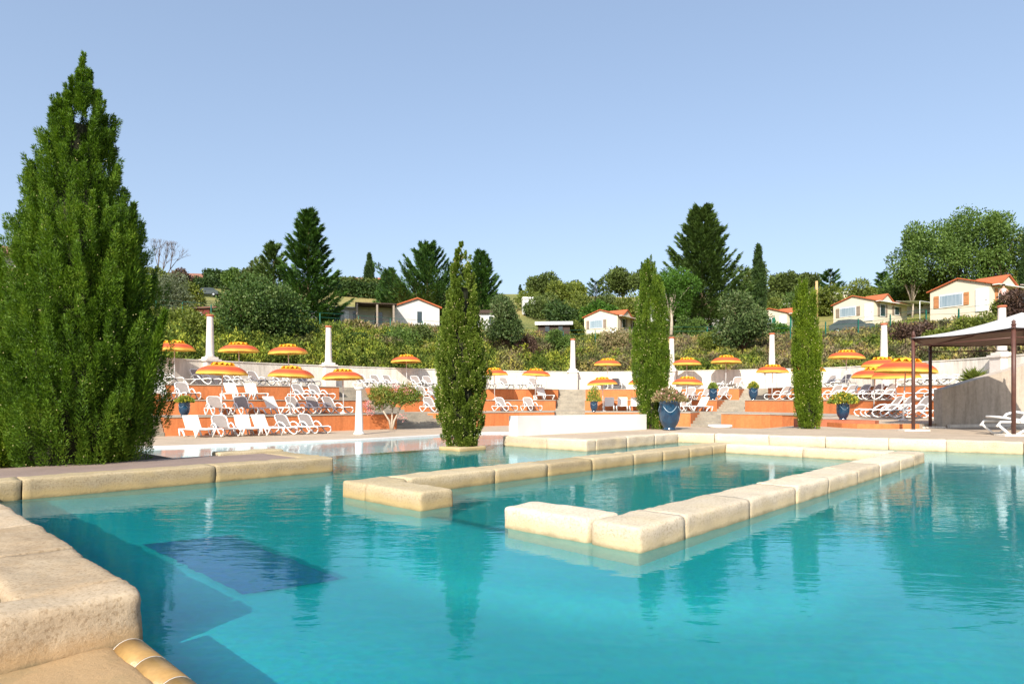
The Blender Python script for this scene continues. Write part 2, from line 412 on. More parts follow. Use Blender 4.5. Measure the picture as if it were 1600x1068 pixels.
def bank_mat():
    """ground-cover planting: green, yellow-green and purple-brown drifts of different plants"""
    m, nt, p = _new('bank_planting_leaf')
    geo = nt.nodes.new('ShaderNodeNewGeometry')
    pos = geo.outputs['Position']
    f1 = _noise(nt, pos, 0.22, 4, 0.6, 0.8)
    green = _ramp(nt, geo.outputs['Random Per Island'], [(0.0, (0.07, 0.11, 0.018)), (0.5, (0.17, 0.235, 0.035)), (1.0, (0.32, 0.34, 0.06))])
    brown = _ramp(nt, geo.outputs['Random Per Island'], [(0.0, (0.14, 0.10, 0.07)), (0.5, (0.25, 0.195, 0.125)), (1.0, (0.30, 0.30, 0.10))])
    sx = nt.nodes.new('ShaderNodeSeparateXYZ'); nt.links.new(pos, sx.inputs[0])
    mr = nt.nodes.new('ShaderNodeMapRange')
    mr.inputs[1].default_value = -20; mr.inputs[2].default_value = 22
    mr.inputs[3].default_value = -0.10; mr.inputs[4].default_value = 0.13
    nt.links.new(sx.outputs[0], mr.inputs[0])
    ad = nt.nodes.new('ShaderNodeMath'); ad.operation = 'ADD'
    nt.links.new(f1, ad.inputs[0]); nt.links.new(mr.outputs[0], ad.inputs[1])
    fac = _ramp(nt, ad.outputs[0], [(0.50, (0, 0, 0)), (0.62, (1, 1, 1))])
    col = _mix(nt, fac, green, brown)
    f2 = _noise(nt, pos, 0.55, 3, 0.55, 0.5)
    sp = _ramp(nt, f2, [(0.40, (0.42, 0.50, 0.40)), (0.50, (1.0, 1.0, 1.0)), (0.62, (1.45, 1.30, 0.85))])
    col = _mix(nt, 1.0, col, sp, 'MULTIPLY')
    nt.links.new(col, p.inputs['Base Color']); p.inputs['Roughness'].default_value = 0.7
    p.inputs['Specular IOR Level'].default_value = 0.2
    tr = nt.nodes.new('ShaderNodeBsdfTranslucent'); nt.links.new(col, tr.inputs[0])
    mx = nt.nodes.new('ShaderNodeMixShader'); mx.inputs[0].default_value = 0.22
    nt.links.new(p.outputs[0], mx.inputs[1]); nt.links.new(tr.outputs[0], mx.inputs[2])
    nt.links.new(mx.outputs[0], nt.nodes['Material Output'].inputs[0])
    return m
M['bank'] = bank_mat()

# ------------------------------------------------------------------ object helpers
def tag(o, label=None, cat=None, group=None, kind=None):
    if label: o['label'] = label
    if cat: o['category'] = cat
    if group: o['group'] = group
    if kind: o['kind'] = kind
    return o
def empty(name, loc=(0, 0, 0), rz=0.0, label=None, cat=None, group=None):
    o = bpy.data.objects.new(name, None)
    o.empty_display_size = 0.2
    o.location = loc
    o.rotation_euler = (0, 0, rz)
    COL.objects.link(o)
    return tag(o, label, cat, group)
def link(name, me, m, parent=None):
    if m is not None and not me.materials:
        me.materials.append(m)
    o = bpy.data.objects.new(name, me)
    COL.objects.link(o)
    if parent is not None:
        o.parent = parent
    return o
def copy_tree(o, parent=None):
    c = o.copy()
    COL.objects.link(c)
    if parent is not None:
        c.parent = parent
    for ch in list(o.children):
        copy_tree(ch, c)
    return c
def from_np(name, V_, F_, m, parent=None, smooth=False):
    """V_ (n,3), F_ (k,4) or (k,3) index arrays -> one mesh object"""
    V_ = np.asarray(V_, np.float32); F_ = np.asarray(F_, np.int32)
    me = bpy.data.meshes.new(name)
    k = F_.shape[1]
    me.vertices.add(len(V_)); me.vertices.foreach_set('co', V_.ravel())
    me.loops.add(F_.size); me.loops.foreach_set('vertex_index', F_.ravel())
    me.polygons.add(len(F_))
    me.polygons.foreach_set('loop_start', np.arange(0, F_.size, k, dtype=np.int32))
    me.polygons.foreach_set('loop_total', np.full(len(F_), k, np.int32))
    if smooth:
        me.polygons.foreach_set('use_smooth', np.ones(len(F_), bool))
    me.update(calc_edges=True)
    return link(name, me, m, parent)

class MB:
    """collects shapes, builds them as ONE mesh object"""
    def __init__(self):
        self.v = []; self.f = []; self.sm = []
    def add(self, vs, fs, sm=False):
        b = len(self.v)
        self.v += [tuple(p) for p in vs]
        self.f += [tuple(i + b for i in f) for f in fs]
        self.sm += [sm] * len(fs)
        return self
    def box(self, c, s, rz=0.0, M4=None):
        cx, cy, cz = c; hx, hy, hz = s[0] / 2, s[1] / 2, s[2] / 2
        ca, sa = math.cos(rz), math.sin(rz)
        vs = []
        for z in (-hz, hz):
            for x, y in ((-hx, -hy), (hx, -hy), (hx, hy), (-hx, hy)):
                p = Vector((cx + x * ca - y * sa, cy + x * sa + y * ca, cz + z))
                vs.append(M4 @ p if M4 else p)
        return self.add(vs, [(3, 2, 1, 0), (4, 5, 6, 7), (0, 1, 5, 4), (1, 2, 6, 5), (2, 3, 7, 6), (3, 0, 4, 7)])
    def prism(self, poly, z0, z1):
        a = sum(poly[i][0] * poly[(i + 1) % len(poly)][1] - poly[(i + 1) % len(poly)][0] * poly[i][1] for i in range(len(poly)))
        if a < 0: poly = poly[::-1]
        n = len(poly)
        zt = z1 if callable(z1) else (lambda x, y: z1)
        vs = [(x, y, z0) for x, y in poly] + [(x, y, zt(x, y)) for x, y in poly]
        fs = [tuple(range(n - 1, -1, -1)), tuple(range(n, 2 * n))]
        fs += [(i, (i + 1) % n, n + (i + 1) % n, n + i) for i in range(n)]
        return self.add(vs, fs)
    def tube(self, pts, r, n=8, cap=True, sm=True):
        pts = [Vector(p) for p in pts]
        rs = r if isinstance(r, (list, tuple)) else [r] * len(pts)
        vs = []; fs = []
        ref = None
        for i, p in enumerate(pts):
            d = (pts[min(i + 1, len(pts) - 1)] - pts[max(i - 1, 0)]).normalized()
            if ref is None:
                ref = Vector((0, 0, 1)) if abs(d.z) < 0.9 else Vector((1, 0, 0))
            a = d.cross(ref)
            if a.length < 1e-4: a = d.orthogonal()
            a.normalize()
            b = a.cross(d).normalized()
            for k in range(n):
                t = 2 * math.pi * k / n
                vs.append(p + (a * math.cos(t) + b * math.sin(t)) * rs[i])
        for i in range(len(pts) - 1):
            for k in range(n):
                k2 = (k + 1) % n
                fs.append((i * n + k, i * n + k2, (i + 1) * n + k2, (i + 1) * n + k))
        self.add(vs, fs, sm)
        if cap:
            b = len(self.v) - len(vs)
            self.f += [tuple(b + k for k in range(n - 1, -1, -1)), tuple(b + (len(pts) - 1) * n + k for k in range(n))]
            self.sm += [False, False]
        return self
    def lathe(self, prof, n=24, c=(0, 0, 0), sm=True):
        vs = []; fs = []
        for r, z in prof:
            for k in range(n):
                t = 2 * math.pi * k / n
                vs.append((c[0] + r * math.cos(t), c[1] + r * math.sin(t), c[2] + z))
        for i in range(len(prof) - 1):
            for k in range(n):
                k2 = (k + 1) % n
                fs.append((i * n + k, i * n + k2, (i + 1) * n + k2, (i + 1) * n + k))
        fs.append(tuple(range(n - 1, -1, -1)))
        fs.append(tuple((len(prof) - 1) * n + k for k in range(n)))
        return self.add(vs, fs, sm)
    def build(self, name, m, parent=None):
        me = bpy.data.meshes.new(name)
        me.from_pydata(self.v, [], self.f)
        me.polygons.foreach_set('use_smooth', self.sm)
        me.update()
        return link(name, me, m, parent)

def structure(o):
    return tag(o, kind='structure')

# rounded, slightly irregular block of stone: the space of a quadrilateral plan shape between z0 and z1
def stone_mesh(quad, z0, z1, r=0.05, res=0.07, amp=0.006, seed=0, rx=(None, None)):
    a, b, c, d = [Vector((q[0], q[1])) for q in quad]
    L = (b - a).length; W = (d - a).length; H = z1 - z0
    nx, ny, nz = [max(2, int(round(k / res))) for k in (L, W, H)]
    ra, rb = (rx[0] or r), (rx[1] or r)
    bm = bmesh.new()
    hx, hy, hz = L / 2, W / 2, H / 2
    def put(x, y, z):
        q = Vector((max(-hx + ra, min(hx - rb, x)), max(-hy + r, min(hy - r, y)), max(-hz + r, min(hz - r, z))))
        rr = ra if x < 0 else rb
        e = Vector(((x - q.x) / rr, (y - q.y) / r, (z - q.z) / r))
        if e.length > 1e-6:
            e = e / max(1.0, e.length)
            q = q + Vector((e.x * rr, e.y * r, e.z * r))
        u_, v_ = (q.x + hx) / L, (q.y + hy) / W
        P = (a * (1 - u_) + b * u_) * (1 - v_) + (d * (1 - u_) + c * u_) * v_
        w = Vector((P.x, P.y, z0 + q.z + hz))
        n3 = noise.noise_vector(w * 4.5 + Vector((seed, 0, 0))) * amp + noise.noise_vector(w * 17 + Vector((0, seed, 0))) * amp * 0.45
        return w + n3
    def edge_grid(n, h, r0, r1):   # denser near rounded edges
        inner = [-h + r0 + (2 * h - r0 - r1) * i / n for i in range(n + 1)]
        return [-h, -h + r0 * 0.35] + inner + [h - r1 * 0.35, h]
    gx, gy, gz = edge_grid(nx, hx, ra, rb), edge_grid(ny, hy, r, r), edge_grid(nz, hz, r, r)
    def face(g1, g2, f):
        idx = [[bm.verts.new(f(p, q)) for q in g2] for p in g1]
        for i in range(len(g1) - 1):
            for j in range(len(g2) - 1):
                bm.faces.new((idx[i][j], idx[i + 1][j], idx[i + 1][j + 1], idx[i][j + 1]))
    face(gx, gy, lambda p, q: put(p, q, hz))
    face(gx, gz, lambda p, q: put(p, -hy, q))
    face(gx, gz, lambda p, q: put(p, hy, q))
    face(gy, gz, lambda p, q: put(-hx, p, q))
    face(gy, gz, lambda p, q: put(hx, p, q))
    bmesh.ops.remove_doubles(bm, verts=bm.verts, dist=0.0004)
    bmesh.ops.recalc_face_normals(bm, faces=bm.faces)
    for f in bm.faces: f.smooth = True
    me = bpy.data.meshes.new('coping_stone')
    bm.to_mesh(me); bm.free()
    return me
def stone_run(parent, p0, p1, width, z0, z1, m, lens=1.15, seed=0, r=0.032, res=0.07, gap=0.005, side=1, cuts=None, ends=(None, None)):
    """row of stones along p0->p1, body to the left (side=1) of the line"""
    p0 = Vector(p0); p1 = Vector(p1)
    d = p1 - p0; L = d.length; d.normalize()
    n = Vector((-d.y, d.x)) * side
    rr = random.Random(seed)
    if cuts is None:
        k = max(1, round(L / lens)); cuts = [0]
        for i in range(1, k): cuts.append(L * i / k + rr.uniform(-.12, .12) * lens)
        cuts.append(L)
    for i in range(len(cuts) - 1):
        a = p0 + d * (cuts[i] + (gap / 2 if i else 0)); b = p0 + d * (cuts[i + 1] - (gap / 2 if i < len(cuts) - 2 else 0))
        o_ = rr.uniform(-.006, .006)
        quad = (a + n * o_, b + n * o_, b + n * (width + o_), a + n * (width + o_))
        link('coping_stone', stone_mesh(quad, z0, z1 + rr.uniform(-.006, .004), r, res, 0.011, seed + i * 3.7,
             (ends[0] if i == 0 else 0.008, ends[1] if i == len(cuts) - 2 else 0.008)), m, parent)

# ------------------------------------------------------------------ leaves
def blades(P, D, L, W, bend=0.0):
    """diamond-shaped leaves: P base points, D directions"""
    n = len(P)
    D = D / (np.linalg.norm(D, axis=1, keepdims=True) + 1e-9)
    S = np.cross(D, rng.normal(size=(n, 3)))
    S /= (np.linalg.norm(S, axis=1, keepdims=True) + 1e-9)
    L = np.broadcast_to(L, n)[:, None]; W = np.broadcast_to(W, n)[:, None]
    mid = P + D * L * 0.45
    tip = P + D * L
    if bend:
        tip[:, 2] -= L[:, 0] * bend
    Vv = np.stack([P, mid - S * W / 2, tip, mid + S * W / 2], 1).reshape(-1, 3)
    F = np.arange(n * 4).reshape(-1, 4)
    return Vv, F
def merge(parts):
    Vs, Fs, b = [], [], 0
    for v, f in parts:
        Vs.append(v); Fs.append(f + b); b += len(v)
    return np.concatenate(Vs), np.concatenate(Fs)
def unit_rand(n):
    a = rng.normal(size=(n, 3))
    return a / np.linalg.norm(a, axis=1, keepdims=True)

def plume_crown(prof, n_pl, plen, prad, n_bl, bl, bw, lean=0.28, cx=None, lump=0.10):
    """cypress crown: upright plumes of scale leaves over a tapered profile; prof = [(z, r)...] rising"""
    zs = np.array([p[0] for p in prof]); rs = np.array([p[1] for p in prof])
    zz = np.linspace(zs[0], zs[-1], 400)
    rr_ = np.interp(zz, zs, rs)
    w = rr_ + 0.05 * rs.max()
    cdf = np.cumsum(w) / w.sum()
    z = np.interp(rng.random(n_pl), cdf, zz)
    th = rng.random(n_pl) * 2 * np.pi
    r = np.interp(z, zs, rs)
    lp = 1 + lump * np.sin(th * 3 + z * 2.3) * np.cos(z * 3.1 + th * 2) + rng.normal(0, lump * 0.6, n_pl)
    depth = 1 - rng.random(n_pl) ** 2 * 0.45
    r = r * lp * depth
    out = np.stack([np.cos(th), np.sin(th), np.zeros(n_pl)], 1)
    ax = out * (lean * (0.6 + 0.8 * rng.random(n_pl)))[:, None] + np.array([0, 0, 1.0])
    ax /= np.linalg.norm(ax, axis=1, keepdims=True)
    pl = plen * (0.6 + 0.8 * rng.random(n_pl)) * np.clip(np.interp(z, zs, rs) / rs.max() + 0.25, 0.35, 1)
    P0 = out * r[:, None]; P0[:, 2] = z - pl * 0.35
    if cx is not None:
        P0[:, 0] += np.interp(z, [c[0] for c in cx], [c[1] for c in cx])
    P0 -= out * (pl * lean * 0.4)[:, None]
    t = rng.random((n_pl, n_bl)) ** 0.8
    rad = unit_rand(n_pl * n_bl).reshape(n_pl, n_bl, 3)
    prd = prad * (pl / plen)
    off = rad * (prd[:, None] * (1 - t * 0.8) * (0.5 + 0.5 * rng.random((n_pl, n_bl))))[:, :, None]
    B = P0[:, None, :] + ax[:, None, :] * (t * pl[:, None])[:, :, None] + off
    Dd = ax[:, None, :] * 1.0 + rad * 0.95 + out[:, None, :] * 0.25
    n = n_pl * n_bl
    return blades(B.reshape(-1, 3), Dd.reshape(-1, 3), bl * (0.6 + 0.8 * rng.random(n)), bw * (0.7 + 0.6 * rng.random(n)))

def seeds(prof, n, size, cx=None):
    zs = np.array([p[0] for p in prof]); rs = np.array([p[1] for p in prof])
    z = zs[0] + (zs[-1] - zs[0]) * rng.random(n); th = rng.random(n) * 2 * np.pi
    keep = rng.random(n) < (np.interp(z, zs, rs) / rs.max() + 0.1)
    z, th = z[keep], th[keep]
    r = np.interp(z, zs, rs) * (1.10 + rng.normal(0, 0.05, len(z)))
    c = np.stack([r * np.cos(th), r * np.sin(th), z], 1)
    if cx is not None:
        c[:, 0] += np.interp(z, [k[0] for k in cx], [k[1] for k in cx])
    o8 = np.array([(1, 0, 0), (0, 1, 0), (-1, 0, 0), (0, -1, 0), (0, 0, 1), (0, 0, -1)], float) * size
    Vv = (c[:, None, :] + o8[None]).reshape(-1, 3)
    f = np.array([(0, 1, 4), (1, 2, 4), (2, 3, 4), (3, 0, 4), (1, 0, 5), (2, 1, 5), (3, 2, 5), (0, 3, 5)])
    F = (f[None] + (np.arange(len(c)) * 6)[:, None, None]).reshape(-1, 3)
    return Vv, F

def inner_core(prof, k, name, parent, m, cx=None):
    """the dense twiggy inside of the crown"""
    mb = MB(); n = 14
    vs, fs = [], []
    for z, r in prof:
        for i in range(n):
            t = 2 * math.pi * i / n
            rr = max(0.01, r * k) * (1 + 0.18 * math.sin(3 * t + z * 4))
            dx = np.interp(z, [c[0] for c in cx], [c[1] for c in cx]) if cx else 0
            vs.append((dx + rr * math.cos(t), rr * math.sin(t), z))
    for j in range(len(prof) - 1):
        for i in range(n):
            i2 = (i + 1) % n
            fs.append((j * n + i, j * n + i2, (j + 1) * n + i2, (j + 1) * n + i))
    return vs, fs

def cypress(loc, prof, label, m, group=None, n_pl=500, plen=0.4, prad=0.1, n_bl=90, bl=0.07, bw=0.016, lean=0.28,
            cx=None, seed_n=0, seed_s=0.012, lump=0.10, trunk_r=0.09, name='cypress_tree', extra=None, core=0.62):
    t = empty(name, loc, 0, label, 'tree', group)
    parts = [plume_crown(prof, n_pl, plen, prad, n_bl, bl, bw, lean, cx, lump)]
    if extra is not None: parts += extra
    Vv, F = merge(parts)
    from_np('crown', Vv, F, m, t)
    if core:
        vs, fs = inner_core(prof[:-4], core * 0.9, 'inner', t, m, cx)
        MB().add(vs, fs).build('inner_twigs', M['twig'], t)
    if seed_n:
        a, b = seeds(prof, seed_n, seed_s, cx)
        tag(from_np('seed_cones', a, b, M['seed'], t), kind='stuff')
    zt = prof[-1][0]
    MB().tube([(0, 0, -0.1), (0.02, 0, zt * 0.3), (0, 0, zt * 0.6)], [trunk_r, trunk_r * 0.8, trunk_r * 0.3], 10).build('trunk', M['bark'], t)
    return t
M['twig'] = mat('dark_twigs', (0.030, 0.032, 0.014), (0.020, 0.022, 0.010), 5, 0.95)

def feather_conifer(loc, H, Rr, label, m, group=None, n_br=110, n_bl=150, bl=0.48, bw=0.10, up=0.55, power=0.9, z_lo=0.06, name='conifer_tree'):
    """ragged upswept boughs, each a tapering spray; the tips stand clear of one another"""
    t = empty(name, loc, 0, label, 'tree', group)
    h = z_lo + (0.97 - z_lo) * (np.arange(n_br) + rng.random(n_br)) / n_br
    az = np.arange(n_br) * 2.399 + rng.normal(0, 0.35, n_br)
    env = Rr * (1 - h) ** power
    env *= np.clip(0.6 + h * 2.2, 0.6, 1)
    Ln = env * (0.62 + 0.55 * rng.random(n_br)) + 0.22
    upv = up * (0.6 + 0.8 * rng.random(n_br)) + h * 0.5
    dirv = np.stack([np.cos(az), np.sin(az), upv], 1)
    Lr = Ln * np.linalg.norm(dirv, axis=1)
    dirv /= np.linalg.norm(dirv, axis=1, keepdims=True)
    base = np.stack([np.zeros(n_br), np.zeros(n_br), np.maximum(h * H - Ln * upv * 1.05, 0.2)], 1)
    s = 0.10 + 0.90 * rng.random((n_br, n_bl)) ** 0.65
    curve_ = s[:, :, None] * Lr[:, None, None] * dirv[:, None, :]
    curve_[:, :, 2] += (s ** 2.5) * Ln[:, None] * 0.10 - np.sin(np.pi * s) * Ln[:, None] * 0.08
    side = np.stack([-np.sin(az), np.cos(az), np.zeros(n_br)], 1)
    lat = (rng.random((n_br, n_bl)) * 2 - 1)
    wd = np.minimum((1.02 - s) * 0.27 * Ln[:, None], 0.8) + 0.04
    off = side[:, None, :] * (lat * wd)[:, :, None] + unit_rand(n_br * n_bl).reshape(n_br, n_bl, 3) * (0.07 + .25 * wd[:, :, None] * (.3 + .4 * (1 - s[:, :, None])))
    B = base[:, None, :] + curve_ + off
    Dd = dirv[:, None, :] * 1.1 + side[:, None, :] * (lat * .8)[:, :, None] + unit_rand(n_br * n_bl).reshape(n_br, n_bl, 3) * 0.35
    n = n_br * n_bl
    Vv, F = blades(B.reshape(-1, 3), Dd.reshape(-1, 3), bl * (0.5 + 0.9 * rng.random(n)), bw * (0.6 + 0.8 * rng.random(n)))
    from_np('crown', Vv, F, m, t)
    mb = MB().tube([(0, 0, -0.3), (0, 0, H * 0.5), (0, 0, H * 0.97)], [H * 0.022, H * 0.014, 0.02], 8)
    for i in range(0, n_br, 3):
        e = base[i] + dirv[i] * Lr[i] * 0.7
        mb.tube([tuple(base[i]), tuple(e)], [0.05, 0.015], 4)
    mb.build('trunk', M['bark'], t)
    return t

def broadleaf(loc, H, Wd, label, m, group=None, n=9000, lobes=16, leaf=0.16, trunk_h=0.25, trunk_r=0.12, name='leafy_tree',
              bark='bark', flat=1.0, shell=0.55, spread=0.8, depth=None, cat='tree', lob_r=0.36, part='crown', lw=0.6, tall=False, rise=0.0):
    """crown = many small leaves round uneven lobes on forked limbs; H total height, Wd width"""
    t = empty(name, loc, 0, label, cat, group)
    cz = H * (trunk_h + (1 - trunk_h) / 2)
    ch = H * (1 - trunk_h) / 2
    dp = depth if depth else Wd
    lb = []
    tries = 0
    while len(lb) < lobes and tries < 4000:
        tries += 1
        q = unit_rand(1)[0] * (rng.random() ** 0.45)
        lr = lob_r * (0.65 + 0.6 * rng.random())
        f = 1.0
        if tall: f = 1.0 - 0.5 * max(0, q[2])
        c = np.array([q[0] * Wd / 2 * spread * f, q[1] * dp / 2 * spread * f, cz + q[2] * ch * 0.78])
        lb.append((c, lr * Wd / 2, lr * (Wd / 2 if not tall else Wd / 2 * 1.3) * flat))
    wts = np.array([b[1] ** 2 for b in lb]); wts /= wts.sum()
    idx = rng.choice(len(lb), n, p=wts)
    C = np.array([b[0] for b in lb])[idx]; rr = np.array([b[1] for b in lb])[idx]; rz = np.array([b[2] for b in lb])[idx]
    d = unit_rand(n)
    sh = shell + (1 - shell) * rng.random(n) ** 0.5
    P = C + d * np.stack([rr * sh, rr * sh, rz * sh], 1)
    P += unit_rand(n) * leaf * 0.8
    P[:, 2] = np.maximum(P[:, 2], 0.03)
    Dd = d * 0.7 + unit_rand(n) * 0.8 + np.array([0, 0, 0.25])
    Vv, F = blades(P, Dd, leaf * (0.6 + 0.8 * rng.random(n)), leaf * lw * (0.7 + 0.6 * rng.random(n)))
    from_np(part, Vv, F, m, t)
    mb = MB().tube([(0, 0, -0.3), (0.02 * Wd, 0, H * trunk_h * 0.6), (0, 0, H * (trunk_h + 0.25))], [trunk_r, trunk_r * 0.8, trunk_r * 0.45], 8)
    for c, a, b in lb:
        s0 = Vector((0, 0, H * trunk_h * (0.7 + 0.3 * rng.random())))
        e = Vector(c)
        midp = s0.lerp(e, 0.5) + Vector((0, 0, 0.05 * H))
        mb.tube([s0, midp, e], [trunk_r * 0.45, trunk_r * 0.3, trunk_r * 0.1], 5)
    mb.build('trunk', M[bark], t)
    return t

# ------------------------------------------------------------------ plan lines of the amphitheatre
WALL = [(-60, 25.5), (100, 29.0), (250, 33.0), (342, 35.6), (502, 40.2), (678, 45.0), (883, 49.0), (990, 48.6), (1100, 46.9), (1200, 45.0),
        (1300, 42.8), (1370, 39.8), (1437, 36.6), (1512, 33.9), (1600, 30.6), (1720, 27.5)]
T1F = [(150, 24.2), (258, 25.9), (400, 27.8), (500, 29.8), (620, 32.6), (705, 34.5), (800, 37.0), (870, 38.0), (1000, 37.0), (1080, 35.3), (1127, 33.5), (1213, 31.3), (1265, 28.6), (1300, 26.5)]
T2F = [(60, 25.0), (150, 26.8), (250, 28.6), (400, 30.7), (500, 32.8), (573, 34.8), (632, 36.5), (700, 38.3), (800, 40.6), (880, 41.8), (1000, 41.0), (1100, 39.3), (1160, 37.5), (1300, 31.8), (1400, 27.6), (1480, 24.8), (1560, 22.5), (1640, 21.0)]
T3F = [(60, 27.3), (150, 29.0), (250, 31.0), (400, 33.8), (500, 36.3), (620, 39.6), (700, 41.8), (800, 44.2), (880, 45.6), (1000, 45.0), (1100, 43.3), (1200, 41.0), (1300, 37.8), (1437, 33.2), (1512, 30.8), (1600, 28.0), (1700, 26.0)]
def curve(tab, x):
    return XD(x, float(np.interp(x, [a for a, b in tab], [b for a, b in tab])))
def seg(tab, xa, xb, step=18):
    n = max(2, int(abs(xb - xa) / step) + 1)
    return [curve(tab, xa + (xb - xa) * i / (n - 1)) for i in range(n)]

# ------------------------------------------------------------------ ground and hillside
_wx = np.array([math.atan2((x - 800) / 1000.0, 1) for x, d in WALL])
_wr = np.array([d * math.hypot(1, (x - 800) / 1000.0) for x, d in WALL])
_wx = np.concatenate([[-math.pi, -2.2, -1.6, -1.1], _wx, [1.1, 1.6, 2.2, math.pi]])
_wr = np.concatenate([[60, 50, 34, 33], _wr, [34, 34, 50, 60]])
_S = np.array([-100, -0.6, 0.0, 0.6, 7, 14, 23, 30, 36, 42, 55, 72, 85, 100, 160, 320, 900])
_H = np.array([-2.5, -2.5, 1.5, 2.7, 4.6, 6.6, 8.0, 9.3, 10.2, 11.4, 15.0, 19.6, 22.8, 23.6, 25, 26, 26])
def ter_s(X, Y):
    th = np.arctan2(X, Y); r = np.hypot(X, Y)
    s = (r - np.interp(th, _wx, _wr)) * np.cos(np.minimum(np.abs(th), 0.9))
    return s, th
def terrain(X, Y):
    X = np.asarray(X, float); Y = np.asarray(Y, float)
    s, th = ter_s(X, Y)
    h = np.interp(s, _S, _H)
    k = np.clip((2.1 - np.abs(th)) / 0.6, 0, 1)
    k = k * k * (3 - 2 * k)
    left = np.clip((-th - 0.35) / 0.4, 0, 1) * np.clip((s - 30) / 40, 0, 1) * 3.0
    h2 = np.where(h > 0, h * k + 0.0 * (1 - k) + left * k, h)
    und = 0.35 * np.sin(X * 0.11 + 1.3) * np.cos(Y * 0.09) * np.clip((s - 14) / 20, 0, 1)
    return h2 + und
NT = 400
radii = np.concatenate([np.linspace(0.0, 24, 5), np.linspace(25, 75, 110), np.linspace(76, 180, 70), np.geomspace(185, 1500, 14)])
tt = np.linspace(-math.pi, math.pi, NT, endpoint=False)
RR, TT = np.meshgrid(radii, tt, indexing='ij')
XX, YY = RR * np.sin(TT), RR * np.cos(TT)
ZZ = terrain(XX, YY); ZZ[0, :] = -2.5
gv = np.stack([XX, YY, ZZ], -1).reshape(-1, 3)
i_, j_ = np.meshgrid(np.arange(len(radii) - 1), np.arange(NT), indexing='ij')
j2 = (j_ + 1) % NT
gf = np.stack([i_ * NT + j_, (i_ + 1) * NT + j_, (i_ + 1) * NT + j2, i_ * NT + j2], -1).reshape(-1, 4)[:, ::-1]
structure(from_np('ground', gv, gf, M['ground'], smooth=True))
def TP(x, D, dz=0.0):
    X, Y = XD(x, D)
    return (X, Y, float(terrain(X, Y)) + dz)

# ------------------------------------------------------------------ pool floor, water, decks
# floor, with an oval and a strip raised to imitate sunlit patches
ns, nt_ = 110, 120
ss = np.linspace(-2.95, 12.4, ns); ts = np.linspace(-9.0, 8.12, nt_)
SS, TS = np.meshgrid(ss, ts, indexing='ij')
FX = O[0] + SS * U[0] + TS * V[0]; FY = O[1] + SS * U[1] + TS * V[1]
def sstep(x): x = np.clip(x, 0, 1); return x * x * (3 - 2 * x)
e1 = np.sqrt(((FX - 0.9) / 2.1) ** 2 + ((FY - 5.6) / 2.15) ** 2)
m1 = sstep((1.08 - e1) / 0.16)
m2 = sstep((SS + 4.0) / 3.0) * 0 + sstep((0.42 - np.abs((FX - 1.95) - (FY - 3.0) * 0.587)) / 0.2) * sstep((7.0 - FY) / 0.8)
FZ = -0.50 + 0.14 * np.maximum(m1, 0.6 * m2)
rise = sstep((-0.9 - SS) / 1.9)
FZ = FZ * (1 - rise) + (-0.20) * rise          # floor raised towards the near left edge to shorten the shadow there
inner = sstep((SS - 0.1) / 0.3) * sstep((TS - 0.1) / 0.3) * sstep((3.6 - TS) / 0.3)
FZ = np.where((inner > 0.5), -0.55, FZ)
fv = np.stack([FX, FY, FZ], -1).reshape(-1, 3)
i_, j_ = np.meshgrid(np.arange(ns - 1), np.arange(nt_ - 1), indexing='ij')
ff = np.stack([i_ * nt_ + j_, (i_ + 1) * nt_ + j_, (i_ + 1) * nt_ + j_ + 1, i_ * nt_ + j_ + 1], -1).reshape(-1, 4)
structure(from_np('pool_floor', fv, ff, M['pool_floor'], smooth=True))
structure(MB().prism([ST(-2.93, -8.95), ST(12.35, -8.95), ST(12.35, 8.1), ST(-2.93, 8.1)], -1.9, 0.0).build('pool_water', M['water']))
# infinity edge wall towards the lower pool
structure(MB().prism([ST(0.6, 8.102), ST(7.2, 8.102), ST(7.2, 8.26), ST(0.6, 8.26)], -1.9, -0.012).build('overflow_wall', M['stone_shaded']))

CURVE = [(-24, 13.5), (-17, 17.3), (-13.6, 18.7), (-10.2, 20.6), (-6.4, 23.2), (-3.2, 26.6), (-1.6, 28.6), (0.2, 28.9), (2.0, 27.2), (3.3, 24.0), (4.0, 20.6)]
def smooth_poly(pts, k=5):
    out = []
    n = len(pts)
    for i in range(n - 1):
        p0 = pts[max(i - 1, 0)]; p1 = pts[i]; p2 = pts[i + 1]; p3 = pts[min(i + 2, n - 1)]
        for j in range(k):
            t = j / k
            out.append(tuple(0.5 * ((2 * p1[a]) + (-p0[a] + p2[a]) * t + (2 * p0[a] - 5 * p1[a] + 4 * p2[a] - p3[a]) * t * t + (-p0[a] + 3 * p1[a] - 3 * p2[a] + p3[a]) * t ** 3) for a in (0, 1)))
    out.append(pts[-1])
    return out
CV = smooth_poly(CURVE)
lowpool = [(p[0], p[1] + 0.15) for p in CV] + [ST(7.0, 8.3), ST(0.0, 8.3), (-24, 3.0)]
structure(MB().prism(lowpool, -0.95, -0.86).build('lower_pool_floor', M['low_floor']))
structure(MB().prism([(p[0], p[1] + 0.1) for p in CV] + [ST(7.0, 8.27), ST(0.0, 8.27), (-24, 3.0)], -0.99, -0.475).build('lower_pool_water', M['low_water']))
outer = [(p[0] * 1.02, p[1] + 0.8) for p in seg(T1F, 100, 1290, 40)]
structure(MB().prism(CV + [(9, 27), (13.5, 27.6)] + outer[::-1] + [(-30, 26), (-30, 12)], -1.2, Z_LOW).build('lower_pavement', M['deck']))
